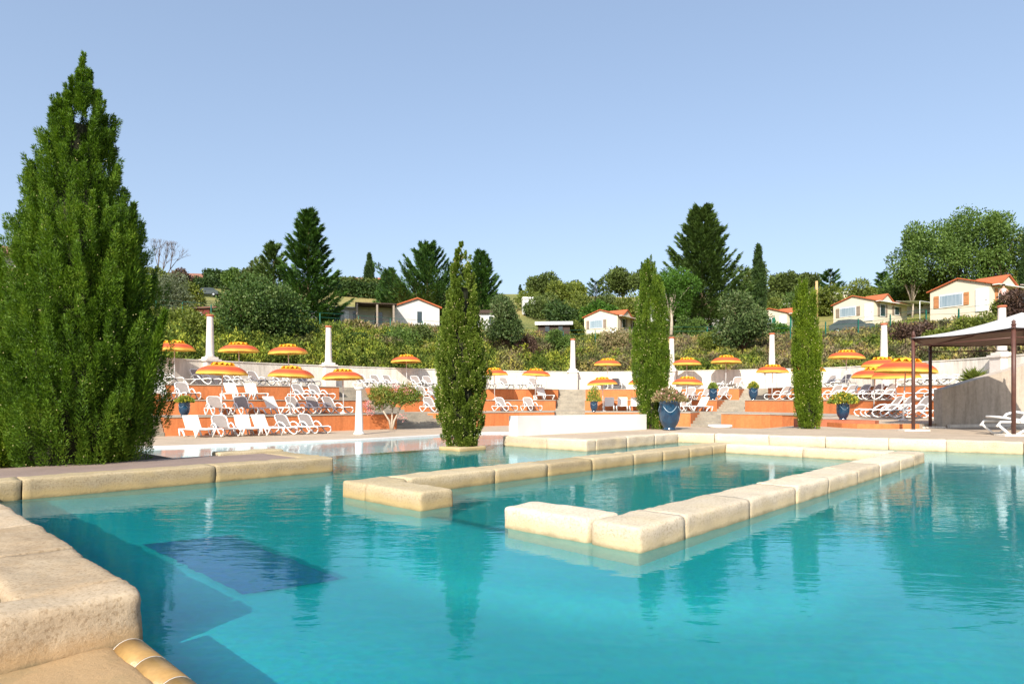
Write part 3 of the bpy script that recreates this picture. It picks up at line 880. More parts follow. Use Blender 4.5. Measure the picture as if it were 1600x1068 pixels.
# white rim of the lower pool
def ribbon(pts, w, z0, z1):
    mb = MB()
    n = len(pts); L, Rr = [], []
    for i, p in enumerate(pts):
        a = Vector(pts[max(i - 1, 0)]); b = Vector(pts[min(i + 1, n - 1)])
        d = (b - a).normalized(); nn = Vector((-d.y, d.x))
        L.append(Vector(p) + nn * w / 2); Rr.append(Vector(p) - nn * w / 2)
    vs = [(q.x, q.y, z) for z in (z0, z1) for side in (L, Rr) for q in side]
    fs = []
    for i in range(n - 1):
        fs += [(i, i + 1, 2 * n + i + 1, 2 * n + i), (n + i + 1, n + i, 3 * n + i, 3 * n + i + 1),
               (2 * n + i, 2 * n + i + 1, 3 * n + i + 1, 3 * n + i), (i + 1, i, n + i, n + i + 1)]
    fs += [(0, 2 * n, 3 * n, n), (n - 1, 2 * n - 1, 4 * n - 1, 3 * n - 1)]
    return mb.add(vs, fs)
tag(ribbon(CV, 0.24, -0.50, Z_LOW + 0.015).build('pool_rim', M['white_paint']), 'white painted rim curving along the far side of the lower pool', 'pool rim')

structure(ribbon(CV, 0.20, -1.0, -0.502).build('lower_pool_wall', M['low_floor']))
# main deck to the right and behind the pool
deck_edge = [(3.55, 18.3), (4.2, 19.1), (6.15, 18.9), (7.4, 18.0), (9.7, 20.0), (12.3, 25.5)]
deck_poly = [ST(6.93, 7.8), ST(6.93, 5.72), ST(10.62, 5.72), ST(12.02, -1), ST(12.62, -9), (22, 2), (46, 2), (46, 36), (19, 36), (14.2, 28.2)] + deck_edge[::-1]
structure(MB().prism(deck_poly, -1.9, Z_DECK - 0.006).build('pool_deck', M['deck']))
lowpts = [(3.2, 27.5, -0.424), (6, 33.0, -0.424), (9.5, 34.3, -0.424), (12.6, 32.6, -0.424), (13.5, 29.3, -0.1), (13.9, 27.8, 0.2)]
vs = [(x, y, Z_DECK - 0.004) for x, y in deck_edge] + lowpts
structure(MB().add(vs, [(i, i + 1, 7 + i, 6 + i) for i in range(5)]).build('sloping_pavement', M['deck']))
pod = [(9.8, 19.9), (10.0, 18.4), (11.5, 18.25), (12.72, 19.2), (18.5, 22.2), (18.2, 25), (17.6, 28), (16.8, 31.8), (13.9, 29.0), (12.2, 25.2)]
structure(MB().prism(pod, 0.1, Z_POD).build('upper_pavement', M['deck']))
kb = [(9.72, 21.0), (9.72, 19.85), (9.9, 18.32), (11.5, 18.15)]
tag(ribbon(smooth_poly(kb, 3), 0.16, 0.1, Z_POD + 0.02).build('kerb', M['orange']), 'low orange kerb along the edge of the raised paving by the gazebo', 'kerb')
tag(MB().prism([(9.15, 20.1), (10.55, 18.6), (10.95, 19.1), (10.9, 19.7), (9.6, 21.2), (9.2, 20.9)], 0.1, Z_POD + 0.09).build('low_step', M['terracotta']), 'low reddish step beneath the blue pot left of the loungers', 'step')

# peninsula, planting bed, near deck
structure(MB().prism([ST(-9, 6.22), ST(0.86, 6.22), ST(0.86, 7.5), ST(-9, 7.5)], -1.9, 0.195).build('walkway', M['deck_brown']))
structure(MB().prism([ST(-9, 7.502), ST(-.25, 7.502), ST(-.25, 11.0), ST(-9, 11.0)], -1.2, 0.16).build('planting_bed', M['soil']))
structure(MB().prism([ST(-14, 0.95), ST(-3.45, 0.95), ST(-3.45, 6.2), ST(-14, 6.2)], -1.9, 0.20).build('near_deck', M['stone_near']))

def grp(name, label, cat, group=None):
    return empty(name, (0, 0, 0), 0, label, cat, group)
# pool frame standing in the water
fr = grp('stone_frame_wall', 'rectangular low limestone wall standing in the pool, open at its near end', 'pool wall')
SM, SN, SG = M['stone'], M['stone_near'], M['stone_shaded']
stone_run(fr, ST(0, 0), ST(8.6, 0), 0.42, -0.045, 0.17, SM, seed=3, r=0.038, res=0.06, cuts=[0, .62, 1.75, 2.85, 3.8, 4.9, 5.9, 7.0, 7.8, 8.6])
stone_run(fr, ST(0, 0.435), ST(0, 1.28), 0.42, -0.045, 0.17, SM, seed=5, r=0.038, res=0.06, side=-1, cuts=[0, 0.845])
stone_run(fr, ST(8.6, 0.435), ST(8.6, 3.24), 0.42, -0.045, 0.17, SM, seed=7, side=1)
stone_run(fr, ST(0, 3.68), ST(8.6, 3.68), 0.42, -0.045, 0.17, SG, seed=9, r=0.035, side=-1, cuts=[0, .55, 1.9, 2.9, 3.9, 5.0, 5.9, 6.8, 7.7, 8.6])
stone_run(fr, ST(0, 2.35), ST(0, 3.245), 0.42, -0.045, 0.17, SG, seed=12, side=-1, r=0.038, res=0.06, cuts=[0, .895])
for a, b in (((0.03, 0.03), (8.57, 0.39)), ((0.03, 0.39), (0.39, 1.25)), ((8.21, 0.39), (8.57, 3.29)), ((0.03, 3.29), (8.57, 3.65)), ((0.03, 2.38), (0.39, 3.29))):
    MB().prism([ST(a[0], a[1]), ST(b[0], a[1]), ST(b[0], b[1]), ST(a[0], b[1])], -1.5, -0.02).build('tiled_base', M['pool_tile'], fr)
# copings
cp = grp('walkway_coping', 'limestone edging of the brown walkway in front of the big cypress', 'coping')
stone_run(cp, ST(-4.0, 5.86), ST(1.22, 5.86), 0.35, -0.045, 0.205, SG, lens=1.55, seed=21)
stone_run(cp, ST(1.22, 6.222), ST(1.22, 7.35), 0.35, -0.045, 0.205, SG, lens=1.1, seed=23)
stone_run(cp, ST(0.2, 7.36), ST(1.22, 7.36), 0.3, -0.045, Z_DECK + .02, SG, lens=1.1, seed=25)
MB().prism([ST(-4, 5.9), ST(1.18, 5.9), ST(1.18, 7.6), ST(0.87, 7.6), ST(0.87, 6.2), ST(-4, 6.2)], -1.6, -0.02).build('tiled_base', M['pool_tile'], cp)
cp2 = grp('deck_coping', 'long pale limestone edging of the far deck beyond the pool', 'coping')
stone_run(cp2, ST(6.6, 5.4), ST(6.6, 7.75), 0.34, -0.045, Z_DECK + .01, SM, seed=31, side=-1, lens=1.0)
stone_run(cp2, ST(6.94, 5.4), ST(10.28, 5.4), 0.34, -0.045, Z_DECK + .01, SM, seed=33, side=1, lens=1.0)
stone_run(cp2, ST(10.28, 5.74), ST(11.7, -1), 0.34, -0.045, Z_DECK + .01, SM, seed=35, side=1, lens=1.2)
stone_run(cp2, ST(11.7, -1.01), ST(12.3, -8.9), 0.34, -0.045, Z_DECK + .01, SM, seed=37, side=1, lens=1.5)
MB().prism([ST(6.63, 5.43), ST(10.3, 5.43), ST(11.72, -1), ST(12.33, -9), ST(13, -9), ST(12.4, -1), ST(11, 5.8), ST(7.5, 5.8), ST(7.5, 7.7), ST(6.63, 7.7)], -1.6, -0.02).build('tiled_base', M['pool_tile'], cp2)
cp3 = grp('near_coping', 'weathered sandstone edging in the near left corner of the pool', 'coping')
stone_run(cp3, ST(-2.79, 0.93), ST(-2.79, 5.84), 0.42, -0.045, Z_DECK, SN, seed=41, side=1, r=0.038, res=0.035, gap=.008, cuts=[0, .88, 1.82, 2.9, 3.9, 4.91])
stone_run(cp3, ST(-2.79, 0.93), ST(-6.0, 0.93), 0.27, -0.045, Z_DECK, SN, seed=43, side=1, r=0.04, res=0.03, cuts=[0, 1.75, 3.21])
MB().prism([ST(-2.82, 0.667), ST(-2.82, 5.9), ST(-3.3, 5.9), ST(-3.3, 0.92), ST(-6, 0.92), ST(-6, 0.667)], -1.6, -0.02).build('tiled_base', M['pool_tile'], cp3)
g = MB()
for i in range(46):
    g.box((*ST(-3.33, 1.05 + i * 0.1), 0.175), (0.2, 0.055, 0.03), math.atan2(U[1], U[0]))
g.prism([ST(-3.44, .97), ST(-3.22, .97), ST(-3.22, 6.1), ST(-3.44, 6.1)], 0.0, 0.12)
tag(g.build('overflow_grate', M['grate']), 'dark slotted drain running behind the near left coping stones', 'drain grate')
lg = grp('low_ledge', 'worn sandstone ledge below the near left corner coping', 'ledge')
link('ledge_stone', stone_mesh([ST(-6.5, -3.5), ST(-2.90, -3.5), ST(-2.90, 0.665), ST(-6.5, 0.665)], -0.35, 0.03, 0.04, 0.05, 0.012, 51), SN, lg)
bn = grp('bullnose_edge', 'shiny ochre rounded edge tiles running down from the near left corner', 'edge tiles')
for i in range(9):
    t0 = 0.60 - i * 0.26
    MB().tube([(*ST(-2.87, t0), -0.022), (*ST(-2.87, t0 - 0.255), -0.022)], 0.072, 24).build('tile', M['bullnose'], bn)
    MB().tube([(*ST(-2.87, t0 + 0.001), -0.022), (*ST(-2.87, t0 - 0.002), -0.022)], 0.0724, 24).build('grout_line', M['white_paint'], bn)
pv, pfc = [], []
NA, NB = 10, 26
for a_ in range(NA + 1):
    for b_ in range(NB + 1):
        s_ = -2.12 + 0.62 * a_ / NA; t_ = 1.25 + 1.7 * b_ / NB
        if a_ in (0, NA): s_ += random.uniform(-.012, .012)
        x_, y_ = ST(s_, t_)
        q_ = float(sstep((-0.9 - s_) / 1.9))
        pv.append((x_, y_, -0.50 * (1 - q_) - 0.20 * q_ + 0.05))
for a_ in range(NA):
    for b_ in range(NB):
        k_ = a_ * (NB + 1) + b_
        pfc.append((k_, k_ + NB + 1, k_ + NB + 2, k_ + 1))
tag(MB().add(pv, pfc, True).build('mosaic_patch', M['blue_mat']), 'submerged dark blue mosaic patch on the pool floor near the left edge', 'mosaic')

# planter island with the middle cypress
isl = grp('planter_island', 'small square stone planter rising from the pool under the middle cypress', 'planter')
ic = (5.2, 7.55)
link('rim', stone_mesh([ST(ic[0] - .38, ic[1] - .34), ST(ic[0] + .38, ic[1] - .34), ST(ic[0] + .38, ic[1] + .30), ST(ic[0] - .38, ic[1] + .30)], -0.12, 0.075, .03, .07, .006, 61), SG, isl)
MB().prism([ST(ic[0] - .34, ic[1] - .31), ST(ic[0] + .34, ic[1] - .31), ST(ic[0] + .34, ic[1] + .28), ST(ic[0] - .34, ic[1] + .28)], -1.5, -0.1).build('tiled_base', M['pool_tile'], isl)

# white parapet on the deck
def par_top(x, y): return Z_DECK + 0.45 - 0.012 * max(0, y - 14.5)
pp = [ST(6.72, 7.40), ST(7.6, 7.45), ST(9, 7.42), ST(10.5, 7.3), ST(11.75, 7.2)]
pq = [ST(11.75, 7.45), ST(10.5, 7.55), ST(9, 7.67), ST(7.6, 7.70), ST(6.72, 7.66)]
tag(MB().prism(pp + pq, -0.9, par_top).build('parapet_wall', M['white_paint']), 'low white parapet wall at the back of the deck beside the tall bright cypress', 'wall')

# sloping stucco wall on the right
w0, w1 = Vector((12.78, 19.0)), Vector((21.0, 21.6))
dn = (w1 - w0).normalized(); nn = Vector((-dn.y, dn.x))
L = (w1 - w0).length
vs = []
for off in (0, 0.28):
    for f_, zt in ((0, 1.34), (1, 3.3)):
        p = w0 + dn * L * f_ + nn * off
        vs += [(p.x, p.y, 0.0), (p.x, p.y, zt)]
fs = [(0, 2, 3, 1), (4, 5, 7, 6), (0, 1, 5, 4), (2, 6, 7, 3), (1, 3, 7, 5), (0, 4, 6, 2)]
sw = MB().add(vs, fs).build('ramp_wall', M['stucco'])
tag(sw, 'grey beige stucco wall with a sloping top behind the gazebo', 'wall')
MB().prism([(12.9, 18.86), (21.1, 21.45), (21.1, 21.55), (12.9, 18.96)], 0.1, 0.30).build('plinth', M['white_wall'], sw)

# ------------------------------------------------------------------ terraces and stairs
def slab_tier(parent, k, front, back, z0, z1):
    poly = front + back[::-1]
    w = MB().prism(poly, z0, z1 - 0.05).build('retaining_wall', M['orange'], parent)
    c = Vector((sum(p[0] for p in poly) / len(poly), sum(p[1] for p in poly) / len(poly)))
    f2 = []
    for i, p in enumerate(front):
        a = Vector(front[max(i - 1, 0)]); b = Vector(front[min(i + 1, len(front) - 1)])
        d = (b - a).normalized(); q = Vector(p) + Vector((d.y, -d.x)) * 0.035
        f2.append((q.x, q.y))
    MB().prism(f2 + back[::-1], z1 - 0.05, z1).build('tread', M['tread'], parent)
secs = [
    ('left', 'orange three-tier terrace on the left with rows of loungers', (258, 620, 245, 574), (150, 573, 140, 531), (150, 530, 140, 505)),
    ('centre', 'orange three-tier terrace behind the pool between the oleander and the middle stairs', (704, 866, 634, 868), (632, 868, 578, 872), (577, 872, 565, 874)),
    ('cr', 'orange three-tier terrace behind the tall bright cypress, between two flights of stairs', (914, 1079, 914, 1106), (914, 1120, 914, 1143), (915, 1155, 916, 1170)),
    ('right', 'orange terrace on the right that curves round towards the gazebo', (1127, 1298, 1162, 1330), (1164, 1640, 1198, 1660), (1200, 1700, 1225, 1715)),
]
for key, lab, a, b, c in secs:
    t = grp('orange_terrace', lab, 'terrace', 'orange terraces round the pool')
    slab_tier(t, 1, seg(T1F, a[0], a[1]), seg(T2F, a[2], a[3]), -0.9, Z_T1)
    slab_tier(t, 2, seg(T2F, b[0], b[1]), seg(T3F, b[2], b[3]), -0.8, Z_T2)
    slab_tier(t, 3, seg(T3F, c[0], c[1]), seg(WALL, c[2], c[3]), -0.7, Z_T3)
def flight(parent, A, B, A2, B2, z0, z1, n=5, run=0.62, name='flight'):
    A, B, A2, B2 = [Vector(p) for p in (A, B, A2, B2)]
    mb = MB()
    for i in range(n):
        f0 = i / n * run
        f1 = (i + 1) / n * run if i < n - 1 else 1.0
        q = [A.lerp(A2, f0), B.lerp(B2, f0), B.lerp(B2, f1), A.lerp(A2, f1)]
        zt = z0 + (z1 - z0) * (i + 1) / n - 0.004
        mb.prism([(p.x, p.y) for p in q], z0 - 0.4, zt)
    mb.build(name, M['steps'], parent)
def stairs(label, g1, g2, g3, g4):
    t = grp('stone_stairs', label, 'stairs', 'stairs between the terraces')
    if g1: flight(t, curve(T1F, g1[0]), curve(T1F, g1[1]), curve(T2F, g2[2]), curve(T2F, g2[3]), Z_LOW, Z_T1)
    flight(t, curve(T2F, g2[0]), curve(T2F, g2[1]), curve(T3F, g3[2]), curve(T3F, g3[3]), Z_T1, Z_T2)
    flight(t, curve(T3F, g3[0]), curve(T3F, g3[1]), curve(WALL, g4[0]), curve(WALL, g4[1]), Z_T2, Z_T3)
stairs('grey stone stairs climbing behind the oleander', (620, 704), (573, 632, 574, 634), (530, 577, 531, 578), (505, 565))
stairs('straight grey stairs up to the white wall, left of the tall bright cypress', (866, 914), (868, 914, 868, 914), (872, 915, 872, 914), (874, 916))
stairs('long diagonal flight of grey stairs right of the big blue pot', (1079, 1127), (1120, 1164, 1106, 1162), (1155, 1200, 1143, 1198), (1170, 1225))
t = grp('stone_stairs', 'short grey steps between the big cypress and the blue pot at the far left', 'stairs', 'stairs between the terraces')
flight(t, curve(T1F, 216), curve(T1F, 257), curve(T2F, 205), curve(T2F, 244), Z_LOW, Z_T1)
t = grp('orange_terrace', 'end of an orange terrace hidden behind the big cypress', 'terrace', 'orange terraces round the pool')
slab_tier(t, 1, seg(T1F, 150, 215), seg(T2F, 145, 204), -0.9, Z_T1)

# perimeter wall with its columns
wp = smooth_poly([XD(x, d) for x, d in WALL], 4)
pw = ribbon(wp, 0.32, -0.5, Z_WALL - 0.06).build('perimeter_wall', M['white_wall'])
tag(pw, 'long white wall curving round the back of the terraces', 'wall')
ribbon(wp, 0.40, Z_WALL - 0.06, Z_WALL).build('wall_cap', M['white_wall'], pw)
def make_column(loc, label, rz, h=2.38, ped=True, grp_='columns along the white wall'):
    t = empty('stone_column', loc, rz, label, 'column', grp_)
    z = 0
    MB().box((0, 0, 0.66), (0.68, 0.72, 1.32)).build('pedestal', M['column'], t)
    MB().box((0, 0, 1.38), (0.86, 0.88, 0.12)).box((0, 0, 1.50), (0.62, 0.64, 0.12)).build('plinth', M['column'], t)
    MB().lathe([(0.25, 1.56), (0.26, 1.60), (0.21, 1.66), (0.21, 1.9), (0.165, 3.70), (0.16, 3.76)], 20).build('shaft', M['column'], t)
    MB().lathe([(0.17, 3.76), (0.21, 3.80), (0.215, 3.86), (0.18, 3.88)], 20).build('capital', M['terracotta'], t)
    return t
for x, lab, d in ((325, 'leftmost cream column with terracotta cap on the white wall', .1), (511, 'cream column on the white wall above the stairs left of the oleander', .1),
               (895, 'white column on the wall at the top of the middle stairs', .15), (1050, 'white column half hidden behind the tall bright cypress', .15),
               (1207, 'white column on the wall above the diagonal stairs', .15), (1386, 'white column on the wall behind the cluster of umbrellas', .15), (1572, 'thick column seen over the gazebo roof at the far right', .1)):
    X, Y = curve(WALL, x)
    a, b = curve(WALL, x - 8), curve(WALL, x + 8)
    rz = math.atan2(b[1] - a[1], b[0] - a[0])
    make_column((X + math.sin(rz) * 0.22, Y - math.cos(rz) * 0.22, Z_T3), lab, rz)
# free-standing white column by the lower pool
t = empty('white_column', (*XD(561, 27.2), Z_LOW), 0, 'free-standing white painted column on the paving beside the lower pool', 'column')
MB().lathe([(0.23, 0), (0.23, 0.06), (0.185, 0.10), (0.175, 0.14), (0.115, 1.80), (0.11, 1.86)], 20).build('shaft', M['white_paint'], t)
MB().lathe([(0.11, 1.86), (0.17, 1.92), (0.19, 1.94), (0.19, 2.0)], 20).build('capital', M['white_paint'], t)
t = MB().lathe([(0.30, 0), (0.36, 0.05), (0.34, 0.10), (0.30, 0.08)], 20).build('foot_basin', M['white_paint'])
t.location = (*XD(1125, 19.2), 0.19); tag(t, 'small white basin set on the paving below the diagonal stairs', 'basin')

# ------------------------------------------------------------------ pots
def make_pot(loc, h, label, plant, group='blue glazed plant pots'):
    t = empty('glazed_pot', loc, rng.random() * 6, label, 'plant pot', group)
    t.rotation_euler = (0, 0, 0)
    k = h
    prof = [(0.22, 0), (0.23, 0.03), (0.19, 0.06), (0.20, 0.10), (0.27, 0.19), (0.33, 0.34), (0.355, 0.52), (0.358, 0.72), (0.352, 0.88), (0.36, 0.91), (0.38, 0.93), (0.385, 0.97), (0.36, 0.99), (0.32, 0.97), (0.30, 0.90)]
    MB().lathe([(r * k * 1.0, z * k) for r, z in prof], 32).build('pot', M['ceramic'], t)
    mb = MB()
    for a0 in (-2.4, -0.9, 0.6, 2.1):
        pts = []
        for i in range(11):
            f = i / 10
            a = a0 + f * 1.3
            z = 0.80 - 0.20 * math.sin(math.pi * f)
            r = 0.360
            pts.append((r * k * math.cos(a), r * k * math.sin(a), z * k))
        mb.tube(pts, 0.012 * k, 6)
    mb.build('garland', M['garland'], t)
    kind, ph, pwid, m = plant
    n = 900
    q = unit_rand(n)
    P = np.stack([q[:, 0] * pwid * rng.random(n) ** .4, q[:, 1] * pwid * rng.random(n) ** .4, 0.93 * k + np.abs(q[:, 2]) * ph * rng.random(n) ** .5], 1)
    Dd = P * np.array([1, 1, 0]) / max(pwid, .1) + np.array([0, 0, .8]) + unit_rand(n) * .6
    Vv, F = blades(P, Dd, 0.10 * (0.5 + rng.random(n)), 0.05)
    pl = from_np('plant', Vv, F, M[m], t)
    if kind:
        n = 40 if m == 'dry' else 160
        q = unit_rand(n)
        P = np.stack([q[:, 0] * pwid, q[:, 1] * pwid, 0.95 * k + np.abs(q[:, 2]) * ph], 1)
        Vv, F = blades(P, unit_rand(n), 0.06, 0.05)
        from_np('blossom', Vv, F, M[kind], pl)
    return t
M['garland'] = mat('pale_blue_glaze', (0.25, 0.36, 0.45), None, 6, 0.25, spec=0.6)
make_pot((*XD(288, 26.4), Z_T1), 0.60, 'blue pot of yellow flowers on the lowest terrace at the far left', ('flower_yellow', 0.25, 0.36, 'pot_leaf'))
make_pot((*XD(928, 37.6), Z_T1), 0.62, 'blue pot with a tall orange plant beside the middle stairs', ('flower_yellow', 0.95, 0.42, 'pot_leaf'))
make_pot((*XD(1046, 17.3), Z_DECK), 0.80, 'largest blue pot, on the deck beside the tall bright cypress', ('flower_pink', 0.38, 0.46, 'dry'))
make_pot((*XD(1114, 40.2), Z_T2), 0.72, 'blue pot on the left side at the top of the diagonal stairs', (None, 0.4, 0.3, 'pot_leaf'))
make_pot((*XD(1177, 37.9), Z_T2), 0.72, 'blue pot at the end of the middle terrace right of the diagonal stairs', ('flower_yellow', 0.4, 0.3, 'pot_leaf'))
make_pot((*XD(1317, 19.8), Z_POD + .09), 0.52, 'blue pot with a loose yellow-green plant on the low reddish step', ('flower_yellow', 0.32, 0.42, 'pot_leaf'))

# ------------------------------------------------------------------ loungers
def side_path(pts, y): return [(x, y, z) for x, z in pts]
def make_lounger(kind):
    t = empty('sun_lounger', (0, 0, 0), 0, None, 'sun lounger')
    ms = {'T': M['taupe'], 'W': M['white_sling'], 'F': M['taupe'], 'B': M['blue_sling']}[kind]
    P = M['plastic']
    arms = kind in 'TFB'
    rr = 0.029 if arms else 0.030
    for y in (-0.32, 0.32):
        if arms:
            MB().tube(side_path([(-.98, .20), (-.9, .31), (-.2, .30), (.3, .30), (.80, .33), (.95, .29), (.99, .20), (.92, .09), (.75, .03), (.5, .12), (.28, .29)], y), rr, 6).build('side_rail', P, t)
            MB().tube(side_path([(-.95, .24), (-.72, .03), (-.55, .03), (-.12, .30)], y), rr * .95, 6).build('leg', P, t)
            MB().tube(side_path([(-.52, .32), (-.40, .47), (-.22, .53), (-.02, .50), (.14, .40), (.24, .31)], y * 1.08), rr * 1.05, 6).build('armrest', P, t)
        else:
            MB().tube(side_path([(-.95, .30), (-.3, .31), (.5, .31), (.96, .30)], y), rr, 6).build('side_rail', P, t)
            MB().tube(side_path([(-.93, .30), (-.84, .02)], y), rr * 1.15, 6).tube(side_path([(-.78, .28), (-.52, .20), (-.36, .02)], y), rr * 1.3, 6).build('leg', P, t)
            MB().tube(side_path([(.95, .30), (.74, .02), (.55, .29)], y), rr, 6).build('leg', P, t)
    # seat sling, slightly sagging
    vs, fs = [], []
    xs = [-.30, -.1, .1, .3, .5, .7, .86]
    for i, x in enumerate(xs):
        for j, y in enumerate((-.29, 0, .29)):
            vs.append((x, y, .315 - (.02 if j == 1 else 0)))
    n0 = len(vs)
    vs += [(a, b, c - .018) for a, b, c in vs]
    for i in range(len(xs) - 1):
        for j in range(2):
            a = i * 3 + j
            fs += [(a, a + 3, a + 4, a + 1), (n0 + a + 1, n0 + a + 4, n0 + a + 3, n0 + a)]
    MB().add(vs, fs).build('seat', ms, t)
    ang = R(52) if kind in 'TW' else R(9)
    if kind == 'W': ang = R(54)
    ca, sa = math.cos(ang), math.sin(ang)
    L = 0.66; hw = 0.30
    def bp(u, y, off=0.0):
        return (-.28 - u * ca - off * sa * 0 - off * sa, y, .32 + u * sa - off * ca)
    if arms:
        pts = [bp(-.02, -hw), bp(0.457, -hw), bp(0.581, -hw + .03), bp(0.647, -hw + .12), bp(0.652, 0), bp(0.647, hw - .12), bp(0.581, hw - .03), bp(0.457, hw), bp(-.02, hw)]
        b = MB().tube(pts, .027, 6).build('backrest', P, t)
        iw = hw - .02
        f_ = [bp(.02, -iw, .0), bp(0.581, -iw + .03, .0), bp(0.631, -iw + .12), bp(0.631, iw - .12), bp(0.581, iw - .03), bp(.02, iw)]
        k_ = [bp(.02, -iw, .02), bp(0.581, -iw + .03, .02), bp(0.631, -iw + .12, .02), bp(0.631, iw - .12, .02), bp(0.581, iw - .03, .02), bp(.02, iw, .02)]
        MB().add(f_ + k_, [(0, 1, 2, 3, 4, 5)[::-1], (6, 7, 8, 9, 10, 11)] + [(i, (i + 1) % 6, 6 + (i + 1) % 6, 6 + i) for i in range(6)]).build('sling', ms, b)
    else:
        f_ = [bp(-.02, -hw), bp(.66, -hw), bp(.66, hw), bp(-.02, hw)]
        k_ = [bp(-.02, -hw, .03), bp(.66, -hw, .03), bp(.66, hw, .03), bp(-.02, hw, .03)]
        MB().add(f_ + k_, [(3, 2, 1, 0), (4, 5, 6, 7)] + [(i, (i + 1) % 4, 4 + (i + 1) % 4, 4 + i) for i in range(4)]).build('backrest', ms, t)
    return t
protos = {}
KIND = {'T': 'taupe-sling lounger', 'W': 'plain white-sling lounger', 'F': 'flat-backed lounger', 'B': 'pale blue lounger'}
def put_lounger(kind, loc, heading, label, group):
    if kind not in protos:
        o = protos[kind] = make_lounger(kind)
    else:
        o = copy_tree(protos[kind])
    o.location = loc
    o.rotation_euler = (0, 0, heading)
    tag(o, label, 'sun lounger', group)
    return o
ORD = ['first', 'second', 'third', 'fourth', 'fifth', 'sixth', 'seventh', 'eighth', 'ninth', 'tenth', 'eleventh', 'twelfth']
def row(tab, z, items, off, where, group, jit=4):
    pts = [Vector(p) for p in seg(tab, tab[0][0], tab[-1][0], 2)]
    cand = []
    for i in range(1, len(pts) - 1):
        d = (pts[i + 1] - pts[i - 1]).normalized()
        n = Vector((d.y, -d.x))
        c = pts[i] + n * off
        cand.append((800 + 1000 * c.x / c.y, c, n))
    for k, (x, kind) in enumerate(items):
        px, c, n = min(cand, key=lambda q: abs(q[0] - x))
        h = math.atan2(n.y, n.x) + R(random.uniform(-jit, jit)) + R(10 if x < 620 else (-12 if x > 1050 else 0))
        if len(items) == 1: pos = 'the only one'
        elif k == len(items) - 1: pos = 'rightmost'
        else: pos = ORD[k] + ' from the left'
        put_lounger(kind, (c.x, c.y, z), h, f'{KIND[kind]}, {pos} {where}', group)
G = 'sun loungers round the terraces'
row(T1F, Z_LOW, [(308, 'W'), (349, 'T'), (384, 'W'), (418, 'W'), (452, 'T'), (487, 'T')], 1.30, 'in the poolside row on the paving', G)
row(T2F, Z_T1, [(340, 'T'), (382, 'T'), (433, 'W'), (466, 'T'), (495, 'T'), (524, 'T')], 1.25, 'on the lowest left terrace', G)
row(T3F, Z_T2, [(256, 'W'), (291, 'T'), (368, 'W'), (398, 'W'), (474, 'T'), (500, 'T')], 1.25, 'on the middle left terrace', G)
row(WALL, Z_T3, [(258, 'T'), (318, 'T'), (365, 'T'), (405, 'T'), (441, 'T'), (478, 'T')], 1.35, 'against the left part of the white wall', G)
row(WALL, Z_T3, [(570, 'T'), (592, 'T'), (612, 'T'), (654, 'T'), (672, 'T')], 1.6, 'by the white wall behind the oleander', G)
row(T3F, Z_T2, [(664, 'T'), (681, 'T')], 1.3, 'on the terrace left of the middle cypress', G)
row(T2F, Z_T1, [(677, 'T'), (789, 'T'), (829, 'T')], 1.3, 'on the lowest terrace around the middle cypress', G)
row(WALL, Z_T3, [(762, 'T'), (791, 'T'), (812, 'F'), (836, 'T')], 1.7, 'by the white wall right of the middle cypress', G)
row(T3F, Z_T2, [(849, 'W')], 1.3, 'on the middle terrace beside the middle stairs', G)
row(T2F, Z_T1, [(951, 'W'), (973, 'W'), (992, 'W'), (1067, 'T'), (1090, 'W')], 1.5, 'on the lowest terrace behind the bright cypress', G)
row(T3F, Z_T2, [(1053, 'W'), (1076, 'T'), (1100, 'T'), (1125, 'T')], 1.4, 'on the middle terrace before the diagonal stairs', G)
row(WALL, Z_T3, [(940, 'F'), (964, 'T'), (1120, 'F'), (1150, 'T')], 1.7, 'by the wall above the bright cypress', G)
row(T3F, Z_T2, [(1219, 'T'), (1244, 'T'), (1298, 'T'), (1320, 'T'), (1340, 'T'), (1359, 'T'), (1380, 'T'), (1448, 'F'), (1468, 'F')], 1.45, 'on the middle terrace on the right', G)
row(WALL, Z_T3, [(1290, 'T'), (1312, 'T'), (1433, 'F'), (1464, 'F'), (1495, 'F')], 1.7, 'by the white wall on the far right', G)
row(T2F, Z_POD, [(1380, 'T'), (1398, 'T'), (1424, 'T')], 1.7, 'in the row beside the front umbrella', G, 2)
put_lounger('B', (12.05, 14.75, Z_DECK), R(-8), 'white framed lounger with pale blue sling under the gazebo at the right edge', G)

